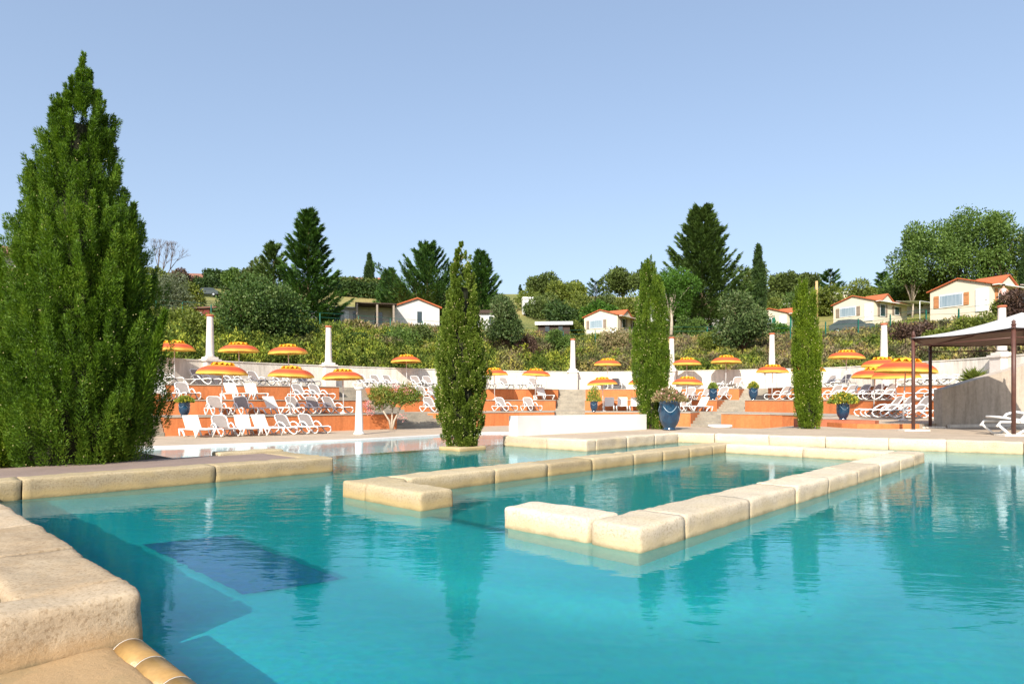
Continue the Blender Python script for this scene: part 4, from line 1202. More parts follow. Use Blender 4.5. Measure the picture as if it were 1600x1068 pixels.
# ------------------------------------------------------------------ umbrellas
def make_umbrella():
    t = empty('beach_umbrella', (0, 0, 0), 0, None, 'umbrella')
    n = 8; sub = 5
    prof = [(0.02, 2.14), (0.22, 2.13), (0.45, 2.10), (0.66, 2.045), (0.83, 1.965), (0.94, 1.88), (1.01, 1.79), (1.03, 1.71)]
    vs, fs = [], []
    N = n * sub
    for r, z in prof:
        for k in range(N):
            a = 2 * math.pi * k / N
            f = (k % sub) / sub
            sag = math.sin(math.pi * f)
            rr = r * (1 - 0.045 * sag * (r / 1.02))
            zz = z - 0.02 * sag * (r / 1.02) + (0.035 * sag if r > 1.02 else 0)
            vs.append((rr * math.cos(a), rr * math.sin(a), zz))
    for i in range(len(prof) - 1):
        for k in range(N):
            k2 = (k + 1) % N
            fs.append((i * N + k, (i + 1) * N + k, (i + 1) * N + k2, i * N + k2))
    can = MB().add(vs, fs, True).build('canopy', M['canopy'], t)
    mb = MB()
    for k in range(12):
        a = 2 * math.pi * k / 12
        rr = .50 if k % 2 else .42
        c = Vector((math.cos(a), math.sin(a), 0)); s_ = Vector((-c.y, c.x, 0))
        p0 = c * .10 + Vector((0, 0, 2.235)); p1 = c * rr * .8 + s_ * .11 + Vector((0, 0, 2.21)); p2 = c * rr + Vector((0, 0, 2.115)); p3 = c * rr * .8 - s_ * .11 + Vector((0, 0, 2.21))
        mb.add([p0, p1, p2, p3, p0 - Vector((0, 0, .03)), p2 - Vector((0, 0, .03))], [(0, 1, 2), (0, 2, 3), (1, 4, 5), (1, 5, 2), (3, 2, 5), (3, 5, 4)])
    mb.lathe([(.20, 2.13), (.16, 2.22), (.05, 2.26), (.01, 2.27)], 10)
    mb.build('ruffle', M['ruffle'], can)
    mb = MB()
    for k in range(8):
        a = 2 * math.pi * k / 8
        mb.tube([(0.02 * math.cos(a), 0.02 * math.sin(a), 2.12), (.45 * math.cos(a), .45 * math.sin(a), 2.06), (1.0 * math.cos(a), 1.0 * math.sin(a), 1.79)], .007, 4)
    mb.build('ribs', M['pole'], t)
    MB().tube([(0, 0, 0.0), (0, 0, 2.16)], .024, 10).build('pole', M['pole'], t)
    MB().lathe([(.17, 0), (.17, .03), (.05, .06), (.04, .12)], 14).build('base_plate', M['pole'], t)
    return t
umb = None
UG = 'orange and yellow beach umbrellas'
UMB = [
    (273, 32.5, Z_T3, 1.0, 'orange umbrella partly behind the big cypress, at the left end of the white wall'),
    (374, 33.5, Z_T3, 1.0, 'orange umbrella by the white wall just right of the leftmost column'),
    (452, 36.0, Z_T3, 1.05, 'orange umbrella by the white wall left of the column above the stairs'),
    (346, 27.6, Z_T1, 1.03, 'orange umbrella over the two left taupe loungers of the lowest left terrace'),
    (453, 29.3, Z_T1, 1.0, 'orange umbrella over the middle of the lowest left terrace'),
    (537, 31.2, Z_T1, 0.98, 'orange umbrella above the free-standing white column'),
    (636, 43.2, Z_T3, 1.02, 'orange umbrella by the white wall above the oleander'),
    (773, 42.6, Z_T2, 0.95, 'orange umbrella just right of the middle cypress'),
    (836, 43.4, Z_T2, 0.95, 'orange umbrella left of the middle stairs'),
    (949, 46.4, Z_T3, 1.0, 'orange umbrella against the white wall right of the middle stairs, upper of two'),
    (943, 38.9, Z_T1, 0.93, 'orange umbrella right of the middle stairs, lower of two'),
    (1004, 39.2, Z_T1, 0.93, 'orange umbrella almost hidden behind the tall bright cypress'),
    (1073, 45.6, Z_T3, 1.0, 'orange umbrella by the white wall beside the half hidden column'),
    (1073, 38.2, Z_T1, 0.93, 'orange umbrella just above the largest blue pot'),
    (1134, 44.8, Z_T3, 1.05, 'orange umbrella by the wall above the diagonal stairs'),
    (1206, 39.3, Z_T2, 0.97, 'orange umbrella in front of the column above the diagonal stairs'),
    (1262, 37.0, Z_T2, 0.95, 'orange umbrella hidden behind the small bright cypress'),
    (1321, 38.7, Z_T3, 1.0, 'orange umbrella by the wall right of the small bright cypress'),
    (1365, 29.0, Z_POD, 0.98, 'orange umbrella second lowest of the cluster left of the gazebo'),
    (1378, 33.5, Z_T2, 1.0, 'orange umbrella highest and farthest of the cluster left of the gazebo'),
    (1400, 26.5, Z_POD, 0.93, 'orange umbrella mostly hidden behind the front one by the gazebo'),
    (1411, 21.8, Z_POD, 0.95, 'front and largest orange umbrella beside the gazebo'),
]
for x, D, z, k, lab in UMB:
    if umb is None: umb = o = make_umbrella()
    else: o = copy_tree(umb)
    o.location = (*XD(x, D), z)
    o.scale = (k, k, k)
    o.rotation_euler = (R(random.uniform(-2, 2)), R(random.uniform(-2, 2)), random.uniform(0, 1))
    tag(o, lab, 'umbrella', UG)

# ------------------------------------------------------------------ hexagonal gazebo
gz = grp('gazebo', 'brown metal gazebo with a pale fabric roof at the right edge of the deck', 'gazebo')
GC = Vector((13.02, 16.35)); GR = 2.5
a0 = math.atan2(16.85 - GC.y, 10.62 - GC.x)
cor = [Vector((GC.x + GR * math.cos(a0 + k * math.pi / 3), GC.y + GR * math.sin(a0 + k * math.pi / 3))) for k in range(6)]
ZB = Z_DECK + 2.42
for c in cor:
    MB().tube([(c.x, c.y, Z_DECK), (c.x, c.y, ZB + 0.06)], 0.045, 12).lathe([(0.03, 0), (0.055, .03), (0.03, .07), (0.045, .10), (0.01, .14)], 10, (c.x, c.y, ZB + .06)).build('post', M['brown_metal'], gz)
    MB().prism([(c.x - .32, c.y - .16), (c.x + .32, c.y - .2), (c.x + .34, c.y + .16), (c.x - .3, c.y + .2)], Z_DECK - .05, Z_DECK + .035).build('base_slab', M['white_wall'], gz)
for k in range(6):
    a, b = cor[k], cor[(k + 1) % 6]
    MB().tube([(a.x, a.y, ZB - .04), (b.x, b.y, ZB - .04)], 0.022, 8).tube([(a.x, a.y, ZB - .20), (b.x, b.y, ZB - .20)], 0.016, 8).build('beam', M['brown_metal'], gz)
ap = Vector((GC.x, GC.y, ZB + 0.62))
vs, fs = [], []
NR = 6; NS = 6
for i in range(NR + 1):
    f = i / NR
    for k in range(6):
        for j in range(NS):
            e = cor[k].lerp(cor[(k + 1) % 6], j / NS)
            e = GC + (e - GC) * 1.03
            p = Vector((e.x, e.y, ZB + 0.02)).lerp(ap, f)
            p.z -= 0.09 * math.sin(math.pi * f) * 1.0 + 0.05 * math.sin(math.pi * j / NS) * (1 - f)
            vs.append(p)
N = 6 * NS
for i in range(NR):
    for k in range(N):
        fs.append((i * N + k, i * N + (k + 1) % N, (i + 1) * N + (k + 1) % N, (i + 1) * N + k))
def roof_mat():
    m, nt, p = _new('off_white_roof_fabric')
    f = _noise(nt, _coord(nt), 1.5, 4, .6)
    col = _ramp(nt, f, [(.3, (0.60, 0.57, 0.54)), (.7, (0.54, 0.51, 0.48))])
    nt.links.new(col, p.inputs['Base Color']); p.inputs['Roughness'].default_value = .8
    return m
M['roof_fabric'] = roof_mat()
M['underside'] = mat('brown_roof_underside', (0.24, 0.17, 0.14), None, 2, 0.85)  # brown for a second sheet just below the pale roof
MB().add(vs, fs, True).build('roof', M['roof_fabric'], gz)
vs2 = [(v[0] * .999 + GC.x * .001, v[1] * .999 + GC.y * .001, v[2] - .03) for v in vs]
MB().add(vs2, [f[::-1] for f in fs], True).build('roof_underside', M['underside'], gz)
mb = MB()
for c in cor:
    p0 = Vector((c.x, c.y, ZB)); mid = p0.lerp(ap, .5) - Vector((0, 0, .17))
    mb.tube([p0, mid, ap - Vector((0, 0, .1))], 0.02, 6)
mb.build('rafters', M['brown_metal'], gz)

# ------------------------------------------------------------------ near trees
def pf(D, rows, zb):
    """profile rows (height above eye in pixels of the 1600 photo at distance D, half width) -> metres above base"""
    return [((1.02 + (625 - y) / 1000.0 * D) - zb, hw / 1000.0 * D) for y, hw in rows][::-1]
# big cypress
D0 = 8.6
prof = pf(D0, [(94, 1), (106, 3), (118, 7), (150, 19), (200, 38), (260, 47), (320, 60), (400, 80), (450, 90), (520, 100), (600, 108), (660, 108), (710, 92), (735, 72)], 0.14)
cxb = [(0, -0.12), (1.1, 0.0), (2.4, 0.07), (2.9, 0.05), (3.5, -0.04), (5.5, 0.0)]
ex = []
for (bx, bz, tx, tz, rr_) in ((0.78, 0.6, 1.22, 2.05, .14), (0.72, 2.3, 0.80, 3.45, .12), (0.62, 2.2, 0.72, 3.2, .12), (-.86, 1.6, -.98, 2.9, .12), (-.5, 3.2, -.56, 4.0, .10)):
    n = 2600
    t_ = rng.random(n)
    a_ = np.array([bx, -.15, bz]); b_ = np.array([tx, -.2, tz])
    rad = unit_rand(n)
    B = a_ + (b_ - a_) * t_[:, None] + rad * (rr_ * (1.05 - t_))[:, None] * rng.random(n)[:, None] ** .5
    ex.append(blades(B, (b_ - a_) / np.linalg.norm(b_ - a_) + rad * .7, .07 * (.6 + .8 * rng.random(n)), .016))
cypress((-5.80, 8.65, 0.14), prof, 'tall dark green cypress filling the left edge beside the brown walkway', M['cyp_big'], None,
        n_pl=1500, plen=0.52, prad=0.090, n_bl=300, bl=0.042, bw=0.0105, lean=0.25, cx=cxb, seed_n=420, seed_s=0.009, lump=0.11, trunk_r=0.14, extra=ex, core=.72)
prof = pf(D0, [(455, 4), (480, 16), (520, 34), (570, 48), (640, 62), (690, 66), (735, 50)], 0.14)
cypress((-6.95, 8.35, 0.14), prof, 'lighter bushy cypress at the foot of the tall one, cut by the left edge', M['cyp_lime'], None,
        n_pl=620, plen=0.36, prad=0.085, n_bl=95, bl=0.055, bw=0.015, lean=0.45, seed_n=90, seed_s=0.010, lump=.16, trunk_r=.06, name='cypress_shrub')
# middle cypress on the island
X, Y = ST(*ic)
prof = pf(Y, [(378, 1), (386, 4), (396, 8), (420, 14), (450, 17), (480, 22), (515, 29), (560, 34), (600, 36), (640, 34), (670, 29), (690, 24), (700, 18)], 0.06)
cypress((X, Y, 0.06), prof, 'mottled green cypress growing from the planter island in mid pool', M['cyp_mid'], None,
        n_pl=900, plen=0.20, prad=0.070, n_bl=170, bl=0.036, bw=0.016, lean=0.42, seed_n=520, seed_s=0.013, lump=.12, trunk_r=.09, core=.55)
# cypress beside the parapet
Y = 18.0
prof = pf(Y, [(402, 2), (416, 7), (440, 12), (480, 20), (520, 25), (560, 26), (600, 25), (640, 19), (669, 13)], 0.22)
cypress((*XD(1018, Y), 0.2), prof, 'tall bright green cypress beside the parapet and the largest blue pot', M['cyp_deep'], 'bright cypresses on the deck',
        n_pl=600, plen=0.60, prad=0.062, n_bl=230, bl=0.044, bw=0.0155, lean=0.10, seed_n=420, seed_s=0.016, lump=.13, trunk_r=.1, cx=[(0, .05), (4.6, -.05)])
Y = 18.2
prof = pf(Y, [(436, 2), (455, 8), (480, 13), (520, 16), (550, 19), (600, 19), (640, 17), (668, 13)], 0.22)
cypress((*XD(1264, Y), 0.2), prof, 'smaller bright green cypress standing alone in front of the right terrace', M['cyp_lime'], 'bright cypresses on the deck',
        n_pl=450, plen=0.50, prad=0.062, n_bl=200, bl=0.046, bw=0.0165, lean=0.12, seed_n=200, seed_s=0.016, lump=.13, trunk_r=.09, cx=[(0, 0.02), (4, -.14)])
# oleander
Xo, Yo = XD(612, 31.3)
t = empty('oleander_shrub', (Xo, Yo, Z_LOW), 0, 'multi-stemmed oleander with orange and green leaves at the foot of the stairs', 'shrub')
mb = MB(); tips = []
for k, (ax_, fx) in enumerate(((-.45, -1), (.05, -.2), (.5, .9))):
    e0 = Vector((ax_ * .9, .1 * fx, .95 + .1 * k))
    mb.tube([(0.03 * fx, 0, 0), (ax_ * .25, 0, .45), e0], [.06, .05, .035], 7)
    for q_ in range(5):
        e = e0 + Vector((random.uniform(-.55, .55) + ax_ * .5, random.uniform(-.5, .5), random.uniform(.25, .95)))
        mb.tube([e0, e0.lerp(e, .5) + Vector((0, 0, .08)), e], [.03, .02, .01], 5)
        tips.append(e)
mb.build('trunk', M['pale_bark'], t)
n = 5200
C = np.array([tuple(e) for e in tips])[rng.integers(0, len(tips), n)]
P = C + unit_rand(n) * (np.array([.45, .4, .36]) * rng.random((n, 1)) ** .45)
Vv, F = blades(P, unit_rand(n) + np.array([0, 0, .5]), .15 * (.6 + .8 * rng.random(n)), .045)
from_np('crown', Vv, F, M['oleander'], t)
n = 420
c0 = np.array([[-1.15, -.2, 1.25], [-1.0, -.25, .95], [.25, -.3, 2.1], [.8, -.2, 1.9], [.55, -.3, .6]])[rng.choice(5, n, p=[.35, .3, .12, .15, .08])]
Vv, F = blades(c0 + unit_rand(n) * .28 * rng.random((n, 1)) ** .5, unit_rand(n), .07, .06)
from_np('blossom', Vv, F, M['flower_pink'], t)

# spiky plant behind the stucco wall
Xp, Yp = XD(1521, 28.3)
n = 420
q = unit_rand(n); q[:, 2] = np.abs(q[:, 2]) + .35
Vv, F = blades(unit_rand(n) * .12, q, .75 * (.6 + .5 * rng.random(n)), .05, .12)
o = from_np('spiky_plant', Vv, F, M['yellowgreen'])
o.location = (Xp, Yp, Z_T3 + .02); tag(o, 'spiky yellow-green plant peeping over the stucco wall', 'plant')

# ------------------------------------------------------------------ houses on the hill
def yaw_pt(o, X, Y, rz):
    return (o[0] + X * math.cos(rz) - Y * math.sin(rz), o[1] + X * math.sin(rz) + Y * math.cos(rz))
def mobile_home(loc, rz, label, shutter, k=1.0, awning=False, group='mobile homes on the hillside'):
    """corner nearest the viewer at the origin: gable front runs along -x, long side along +y"""
    t = empty('mobile_home', loc, rz, label, 'house', group)
    t.scale = (k, k, k)
    W, Ln, He, Hp = 5.0, 7.2, 2.35, 3.15
    # walls
    mb = MB()
    vs = [(-W, 0, -.6), (0, 0, -.6), (0, 0, He), (-W / 2, 0, Hp), (-W, 0, He), (-W, Ln, -.6), (0, Ln, -.6), (0, Ln, He), (-W / 2, Ln, Hp), (-W, Ln, He)]
    mb.add(vs, [(0, 1, 2, 3, 4), (9, 8, 7, 6, 5), (1, 6, 7, 2), (0, 4, 9, 5)])
    # cross gable body on the long side
    g0, g1, xo = 0.55, 3.55, 0.35
    gm = (g0 + g1) / 2
    mb.add([(-1.0, g0, He - .15), (xo, g0, He - .15), (xo, gm, Hp - .02), (xo, g1, He - .15), (-1.0, g1, He - .15), (-2.0, gm, Hp - .02)], [(1, 3, 2), (0, 1, 2, 5), (4, 5, 2, 3), (0, 4, 3, 1)])
    mb.build('wall', M['cream_wall'], t)
    # roofs with overhang
    e = .22
    def slab(a, b, c, d, th=.09):
        vs = [a, b, c, d] + [(p[0], p[1], p[2] - th) for p in (a, b, c, d)]
        return vs, [(0, 1, 2, 3), (7, 6, 5, 4), (0, 4, 5, 1), (1, 5, 6, 2), (2, 6, 7, 3), (3, 7, 4, 0)]
    r = MB()
    sl = (Hp - He) / (W / 2)
    zt = Hp + .12
    r.add(*slab((-W / 2, -e, zt), (-W / 2, Ln + e, zt), (-W - e, Ln + e, zt - sl * (W / 2 + e)), (-W - e, -e, zt - sl * (W / 2 + e))))
    r.add(*slab((-W / 2, -e, zt - .002), (e, -e, zt - .002 - sl * (W / 2 + e)), (e, Ln + e, zt - .002 - sl * (W / 2 + e)), (-W / 2, Ln + e, zt - .002)))
    s2 = (Hp - He + .15) / ((g1 - g0) / 2)
    for sg, ge in ((-1, g0), (1, g1)):
        y2 = ge + sg * .18
        z2 = Hp + .11 - s2 * abs(y2 - gm)
        a = (-W / 2 + .3, gm, Hp + .11); b = (xo + .15, gm, Hp + .11); c = (xo + .15, y2, z2); d = (-.6, y2, z2)
        r.add(*(slab(a, b, c, d) if sg > 0 else slab(b, a, d, c)))
    r.build('roof', M['roof'], t)
    v = MB()   # verge boards and eaves strip
    v.box((e + .16, Ln / 2 + .1, He - .10), (.5, Ln + .1, .07))
    v.build('eaves', M['white_trim'], t)
    def window(cx, cz, w, h, m, side, shut=True, sw_=.42):
        if side == 'front':
            f = MB().box((cx, -.035, cz), (w + .16, .06, h + .16)).build('window', M['white_trim'], t)
            MB().box((cx, -.07, cz), (w, .02, h)).build('pane', m, f)
            if shut:
                for s_ in (-1, 1):
                    q = MB().box((cx + s_ * (w / 2 + sw_ / 2 + .12), -.045, cz), (sw_, .05, h + .1))
                    q.box((cx + s_ * (w / 2 + sw_ / 2 + .12), -.08, cz - h * .35), (sw_, .02, .07)).box((cx + s_ * (w / 2 + sw_ / 2 + .12), -.08, cz + h * .35), (sw_, .02, .07))
                    q.build('shutter', M[shutter], t)
        else:
            f = MB().box((.035, cx, cz), (.06, w + .16, h + .16)).build('window', M['white_trim'], t)
            MB().box((.07, cx, cz), (.02, w, h)).build('pane', m, f)
            if shut:
                for s_ in (-1, 1):
                    MB().box((.045, cx + s_ * (w / 2 + sw_ / 2 + .1), cz), (.05, sw_, h + .1)).build('shutter', M[shutter], t)
    window(-3.15, 1.35, 1.9, 1.0, M['curtain'], 'front')
    f = MB().box((-.62, -.05, 1.05), (.95, .09, 2.0)).build('door', M['white_trim'], t)
    MB().box((-.25, -.11, 1.0), (.05, .03, .14)).build('handle', M['shutter_brown'], f)
    window(1.7, 1.30, .95, 1.35, M['dark_glass'], 'side')
    window(4.8, 1.45, .9, .9, M['dark_glass'], 'side')
    if awning:
        a_ = MB()
        nS = 22
        vs = []
        for i in range(nS * 4 + 1):
            y = g1 + .5 + i / (nS * 4) * 4.2
            z = 2.25 - .06 * abs(math.sin(math.pi * i / 4))
            vs += [(.3, y, z + .32), (3.0, y, z)]
        a_.add(vs, [(2 * i, 2 * i + 1, 2 * i + 3, 2 * i + 2) for i in range(nS * 4)])
        a_.tube([(2.95, g1 + .6, -.5), (2.95, g1 + .6, 2.2)], .04, 6).tube([(2.95, g1 + 4.6, -.5), (2.95, g1 + 4.6, 2.2)], .04, 6)
        a_.build('awning', M['white_trim'], t)
    return t
def home_at(xc, D, label, shutter, k, turn, awning=False, z=None):
    X, Y = XD(xc, D)
    rz = -math.atan2(X, Y) - R(turn)
    zz = float(terrain(X, Y)) if z is None else z
    return mobile_home((X, Y, zz), rz, label, shutter, k, awning)
home_at(1547, 50.5, 'cream mobile home with orange-brown shutters nearest on the right, above the bank', 'shutter_orange', 0.92, 27, True, 8.05)
home_at(1366, 68.5, 'cream mobile home with grey-brown shutters behind the parked car', 'shutter_brown', 0.92, 29, True, 9.55)
home_at(965, 72.0, 'cream mobile home with brown shutters in the middle of the hillside', 'shutter_brown', 0.86, 27, False, 8.6)
home_at(1230, 74.0, 'white mobile home with green shutters half hidden by the round bush', 'shutter_green', 0.86, 27, False, 9.1)
# grey mobile home with pergola on the left
X, Y = XD(652, 72)
t = empty('mobile_home', (X, Y, 9.3), R(14), 'pale grey mobile home with a red roof edge and a dark pergola', 'house', 'mobile homes on the hillside')
W, Hp, He = 5.0, 3.1, 2.2
mb = MB()
mb.add([(-W / 2, 0, -.8), (W / 2, 0, -.8), (W / 2, 0, He), (0, 0, Hp), (-W / 2, 0, He), (-W / 2, 7, -.8), (W / 2, 7, -.8), (W / 2, 7, He), (0, 7, Hp), (-W / 2, 7, He)], [(0, 1, 2, 3, 4), (9, 8, 7, 6, 5), (1, 6, 7, 2), (0, 4, 9, 5)])
mb.build('wall', M['grey_wall'], t)
r = MB()
for s_ in (-1, 1):
    r.add([(0, -.25, Hp + .16), (0, 7.2, Hp + .16), (s_ * (W / 2 + .25), 7.2, He + .05), (s_ * (W / 2 + .25), -.25, He + .05), (0, -.25, Hp + .03), (0, 7.2, Hp + .03), (s_ * (W / 2 + .25), 7.2, He - .08), (s_ * (W / 2 + .25), -.25, He - .08)],
          [(0, 1, 2, 3), (7, 6, 5, 4), (0, 3, 7, 4), (3, 2, 6, 7), (2, 1, 5, 6)])
r.build('roof', M['roof'], t)
f = MB().box((.35, -.04, 1.0), (.9, .07, 1.6)).build('window', M['white_trim'], t)
MB().box((.25, -.08, 1.05), (.55, .02, 1.3)).build('pane', M['dark_glass'], f)
MB().box((-4.6, -.6, 2.12), (4.4, 3.4, .10)).build('pergola_roof', M['dark_wood'], t)
for px_ in (-6.6, -4.5, -2.75):
    MB().box((px_, -2.1, .7), (.20, .20, 2.8)).build('pergola_post', M['wood'], t)
b = MB().box((-7.3, 2.6, .75), (9.6, 3.0, 2.4)).box((-7.3, 2.5, 2.02), (10.0, 3.6, .10)).build('annexe', M['grey_wall'], t)
for k in range(6):
    MB().box((-11.5 + k * .95, 1.07, .75), (.5, .06, 1.8)).build('window', M['dark_glass'] if k % 2 else M['white_trim'], b)
MB().box((-4.2, 1.07, 1.0), (.8, .06, 1.2)).build('window', M['dark_glass'], b)
# dark red cabin, small flat white-roofed cabin, far roofs, caravans
def cabin(name, loc, rz, size, mw, mr, label, flat=True, roofh=.5, win=2, over=.3, cat='cabin', mtrim='white_trim'):
    t = empty(name, loc, rz, label, cat)
    w, d, h = size
    MB().box((0, 0, h / 2 - .4), (w, d, h + .8)).build('wall', M[mw], t)
    if flat:
        MB().box((0, 0, h + .03), (w + over * 2, d + over * 2, .10)).box((0, -d / 2 - over - .03, h - .05), (w + over * 2, .05, .32)).build('roof', M[mr], t)
    else:
        MB().add([(-w / 2 - over, -d / 2 - over, h), (w / 2 + over, -d / 2 - over, h), (w / 2 + over, d / 2 + over, h), (-w / 2 - over, d / 2 + over, h), (-w / 2 + .4, 0, h + roofh), (w / 2 - .4, 0, h + roofh)],
                 [(0, 1, 5, 4), (1, 2, 5), (2, 3, 4, 5), (3, 0, 4), (3, 2, 1, 0)]).build('roof', M[mr], t)
    for k in range(win):
        x = -w / 2 + w * (k + .7) / (win + .4)
        f = MB().box((x, -d / 2 - .03, h * .55), (w * .16, .06, h * .45)).build('window', M[mtrim], t)
        MB().box((x, -d / 2 - .07, h * .55), (w * .13, .03, h * .38)).build('pane', M['dark_glass'], f)
    return t
cabin('cabin', TP(312, 72, -1.5), R(-16), (7.0, 5, 2.0), 'red_wall', 'old_roof', 'dark red cabin with a brown roof behind the leftmost column', False, .6, 3)
cabin('cabin', (*XD(866, 66)[:2], 7.5), R(-5), (3.2, 3, 1.3), 'dark_wood', 'white_trim', 'small dark cabin with a flat white roof left of the cream mobile home', True, .5, 2, .3, 'cabin', 'dark_wood')
cabin('farmhouse', TP(8, 96, -2.2), R(42), (20, 8, 3.0), 'grey_wall', 'old_roof', 'house with a brown tiled roof at the far left edge', False, 2.0, 4, 1.1, 'house')
cabin('farmhouse', TP(342, 150, 1.6), R(10), (17, 8, 2.2), 'cream_wall', 'old_roof', 'brown tiled roof on the skyline at the left', False, 2.2, 3, .6, 'house')
cabin('farmhouse', TP(572, 140, .9), R(4), (15, 8, 2.0), 'cream_wall', 'roof', 'low reddish roof on the skyline beside the small dark cypress', False, 1.7, 3, .6, 'house')
cabin('caravan', (*XD(1417, 82)[:2], 12.4), R(-34), (5.8, 2.6, 2.1), 'cream_wall', 'white_trim', 'cream caravan behind the tree trunk between two mobile homes', True, .3, 3, .15, 'caravan')
cabin('caravan', (*XD(1303, 92)[:2], 14.2), R(-30), (4.0, 2.6, 2.0), 'cream_wall', 'white_trim', 'small pale caravan under the dark tree right of the tan pole', True, .3, 2, .15, 'caravan')
cabin('caravan', (*XD(1208, 92)[:2], 12.9), R(-22), (5.5, 2.6, 1.7), 'cream_wall', 'white_trim', 'pale caravan roof just above the mobile home with green shutters', True, .3, 2, .15, 'caravan')
cabin('caravan', (*XD(1113, 70)[:2], 8.2), R(-14), (5.0, 2.4, 1.5), 'grey_wall', 'white_trim', 'low grey trailer left of the round bush on the bank', True, .3, 0, .1, 'caravan')
cabin('cabin', (*XD(757, 66)[:2], 8.0), R(0), (3.4, 2.6, 2.0), 'grey_wall', 'dark_wood', 'small shed with a dark flat roof just right of the middle cypress', True, .3, 2, .2)
cabin('caravan', (*XD(1043, 84)[:2], 12.0), R(-10), (4.5, 2.4, 1.7), 'white_trim', 'white_trim', 'white trailer behind the leaning pine trunk', True, .3, 0, .1, 'caravan')
cabin('cabin', (*XD(826, 104)[:2], 15.6), R(5), (2.0, 2, 1.9), 'white_trim', 'white_trim', 'tiny white hut at the far edge of the meadow', True, .3, 1, .1)

# cars
def make_car(loc, rz, label, paint):
    t = empty('parked_car', loc, rz, label, 'car', 'parked cars')
    side = [(-2.0, .35), (-1.98, .85), (-1.8, .98), (-1.25, 1.0), (-.75, 1.38), (.2, 1.46), (1.15, 1.42), (1.75, 1.05), (1.98, .92), (2.0, .35)]
    def ext(pts, hw, inset=0):
        n = len(pts)
        vs = [(x, -hw, z) for x, z in pts] + [(x, hw, z) for x, z in pts]
        return vs, [tuple(range(n))[::1], tuple(range(2 * n - 1, n - 1, -1))] + [(i, n + i, n + (i + 1) % n, (i + 1) % n) for i in range(n)]
    body = MB().add(*ext(side, .82)).build('body', M[paint], t)
    gl = [(-1.1, 1.0), (-.7, 1.32), (.2, 1.40), (1.1, 1.36), (1.55, 1.05)]
    MB().add(*ext(gl, .84)).build('side_windows', M['dark_glass'], t)
    MB().add([(-1.22, -.7, 1.03), (-1.22, .7, 1.03), (-.80, .62, 1.37), (-.80, -.62, 1.37)], [(0, 1, 2, 3)]).build('windscreen', M['dark_glass'], t)
    for x in (-1.25, 1.25):
        for y in (-.78, .78):
            w = MB().tube([(x, y - .1, .32), (x, y + .1, .32)], .32, 16).build('wheel', M['rubber'], t)
            MB().tube([(x, y - .11, .32), (x, y + .11, .32)], .18, 12).build('rim', M['car_light'], w)
    return t
make_car((*XD(1331, 63)[:2], 7.45), R(150), 'dark grey car parked above the bank in front of the grey-brown shutters', 'car_paint')
make_car(TP(324, 92, 0), R(10), 'small dark car parked on the meadow at the left', 'car_paint').scale = (.8, .8, .8)
# tan pole, fence
X, Y, Z = TP(1276, 88)
tag(MB().tube([(X, Y, Z - 1), (X, Y, 1.02 + (625 - 439) / 1000 * 88)], [.20, .17], 10).build('utility_pole', M['pole_wood']), 'tan wooden pole on the hillside left of the dark tree', 'pole')
fe = grp('mesh_fence', 'green wire fence along the top of the planted bank', 'fence')
FX_ = [(244, 48), (285, 50), (330, 51), (500, 56), (560, 57), (610, 57), (660, 58), (880, 60), (930, 60.5), (990, 61), (1105, 58.5), (1165, 58), (1235, 56), (1290, 55), (1341, 53), (1391, 51), (1447, 48.5), (1498, 45.5), (1558, 43), (1620, 41)]
fp = []
for x, D in FX_:
    X, Y, Z = TP(x, D)
    MB().box((X, Y, Z + .8), (.08, .08, 1.9)).build('post', M['fence'], fe)
    fp.append(Vector((X, Y, Z)))
wm = MB()
for i in range(len(fp) - 1):
    for h in (.5, .95, 1.4, 1.8):
        wm.tube([fp[i] + Vector((0, 0, h)), fp[i + 1] + Vector((0, 0, h))], .012, 4)
wm.build('wire', M['fence'], fe)
# person on the terrace of the right-hand home
pX, pY = XD(1568, 47.5)
t = empty('person', (pX, pY, 8.25), 0, 'person in a pale pink top sitting outside the nearest mobile home', 'person')
me = bpy.data.meshes.new('body')
bvs = [(0, 0, .50), (0, 0, .72), (0, 0, .98), (0, -.02, 1.12), (0, -.03, 1.26), (.18, 0, 1.0), (.28, -.08, .75), (.12, -.25, .68), (-.18, 0, 1.0), (-.28, -.08, .75), (-.12, -.25, .68), (.10, 0, .48), (.12, -.42, .48), (.12, -.44, .05), (-.10, 0, .48), (-.12, -.42, .48), (-.12, -.44, .05)]
bes = [(0, 1), (1, 2), (2, 3), (3, 4), (2, 5), (5, 6), (6, 7), (2, 8), (8, 9), (9, 10), (0, 11), (11, 12), (12, 13), (0, 14), (14, 15), (15, 16)]
me.from_pydata(bvs, bes, [])
bo = link('body', me, M['skin'], t)
md = bo.modifiers.new('skin', 'SKIN')
rad = [.14, .15, .13, .055, .10, .055, .045, .035, .055, .045, .035, .09, .07, .045, .09, .07, .045]
for v, r_ in zip(me.skin_vertices[0].data, rad): v.radius = (r_, r_)
me.skin_vertices[0].data[0].use_root = True
bo.modifiers.new('sub', 'SUBSURF').levels = 1
MB().lathe([(.16, .50), (.19, .62), (.17, .85), (.20, .98), (.09, 1.08)], 14).build('shirt', M['pink_cloth'], t)
MB().lathe([(.06, 1.26), (.112, 1.29), (.11, 1.36), (.05, 1.40)], 12, (0, .015, 0)).build('hair', M['hair'], t)
t.rotation_euler = (0, 0, R(-30))

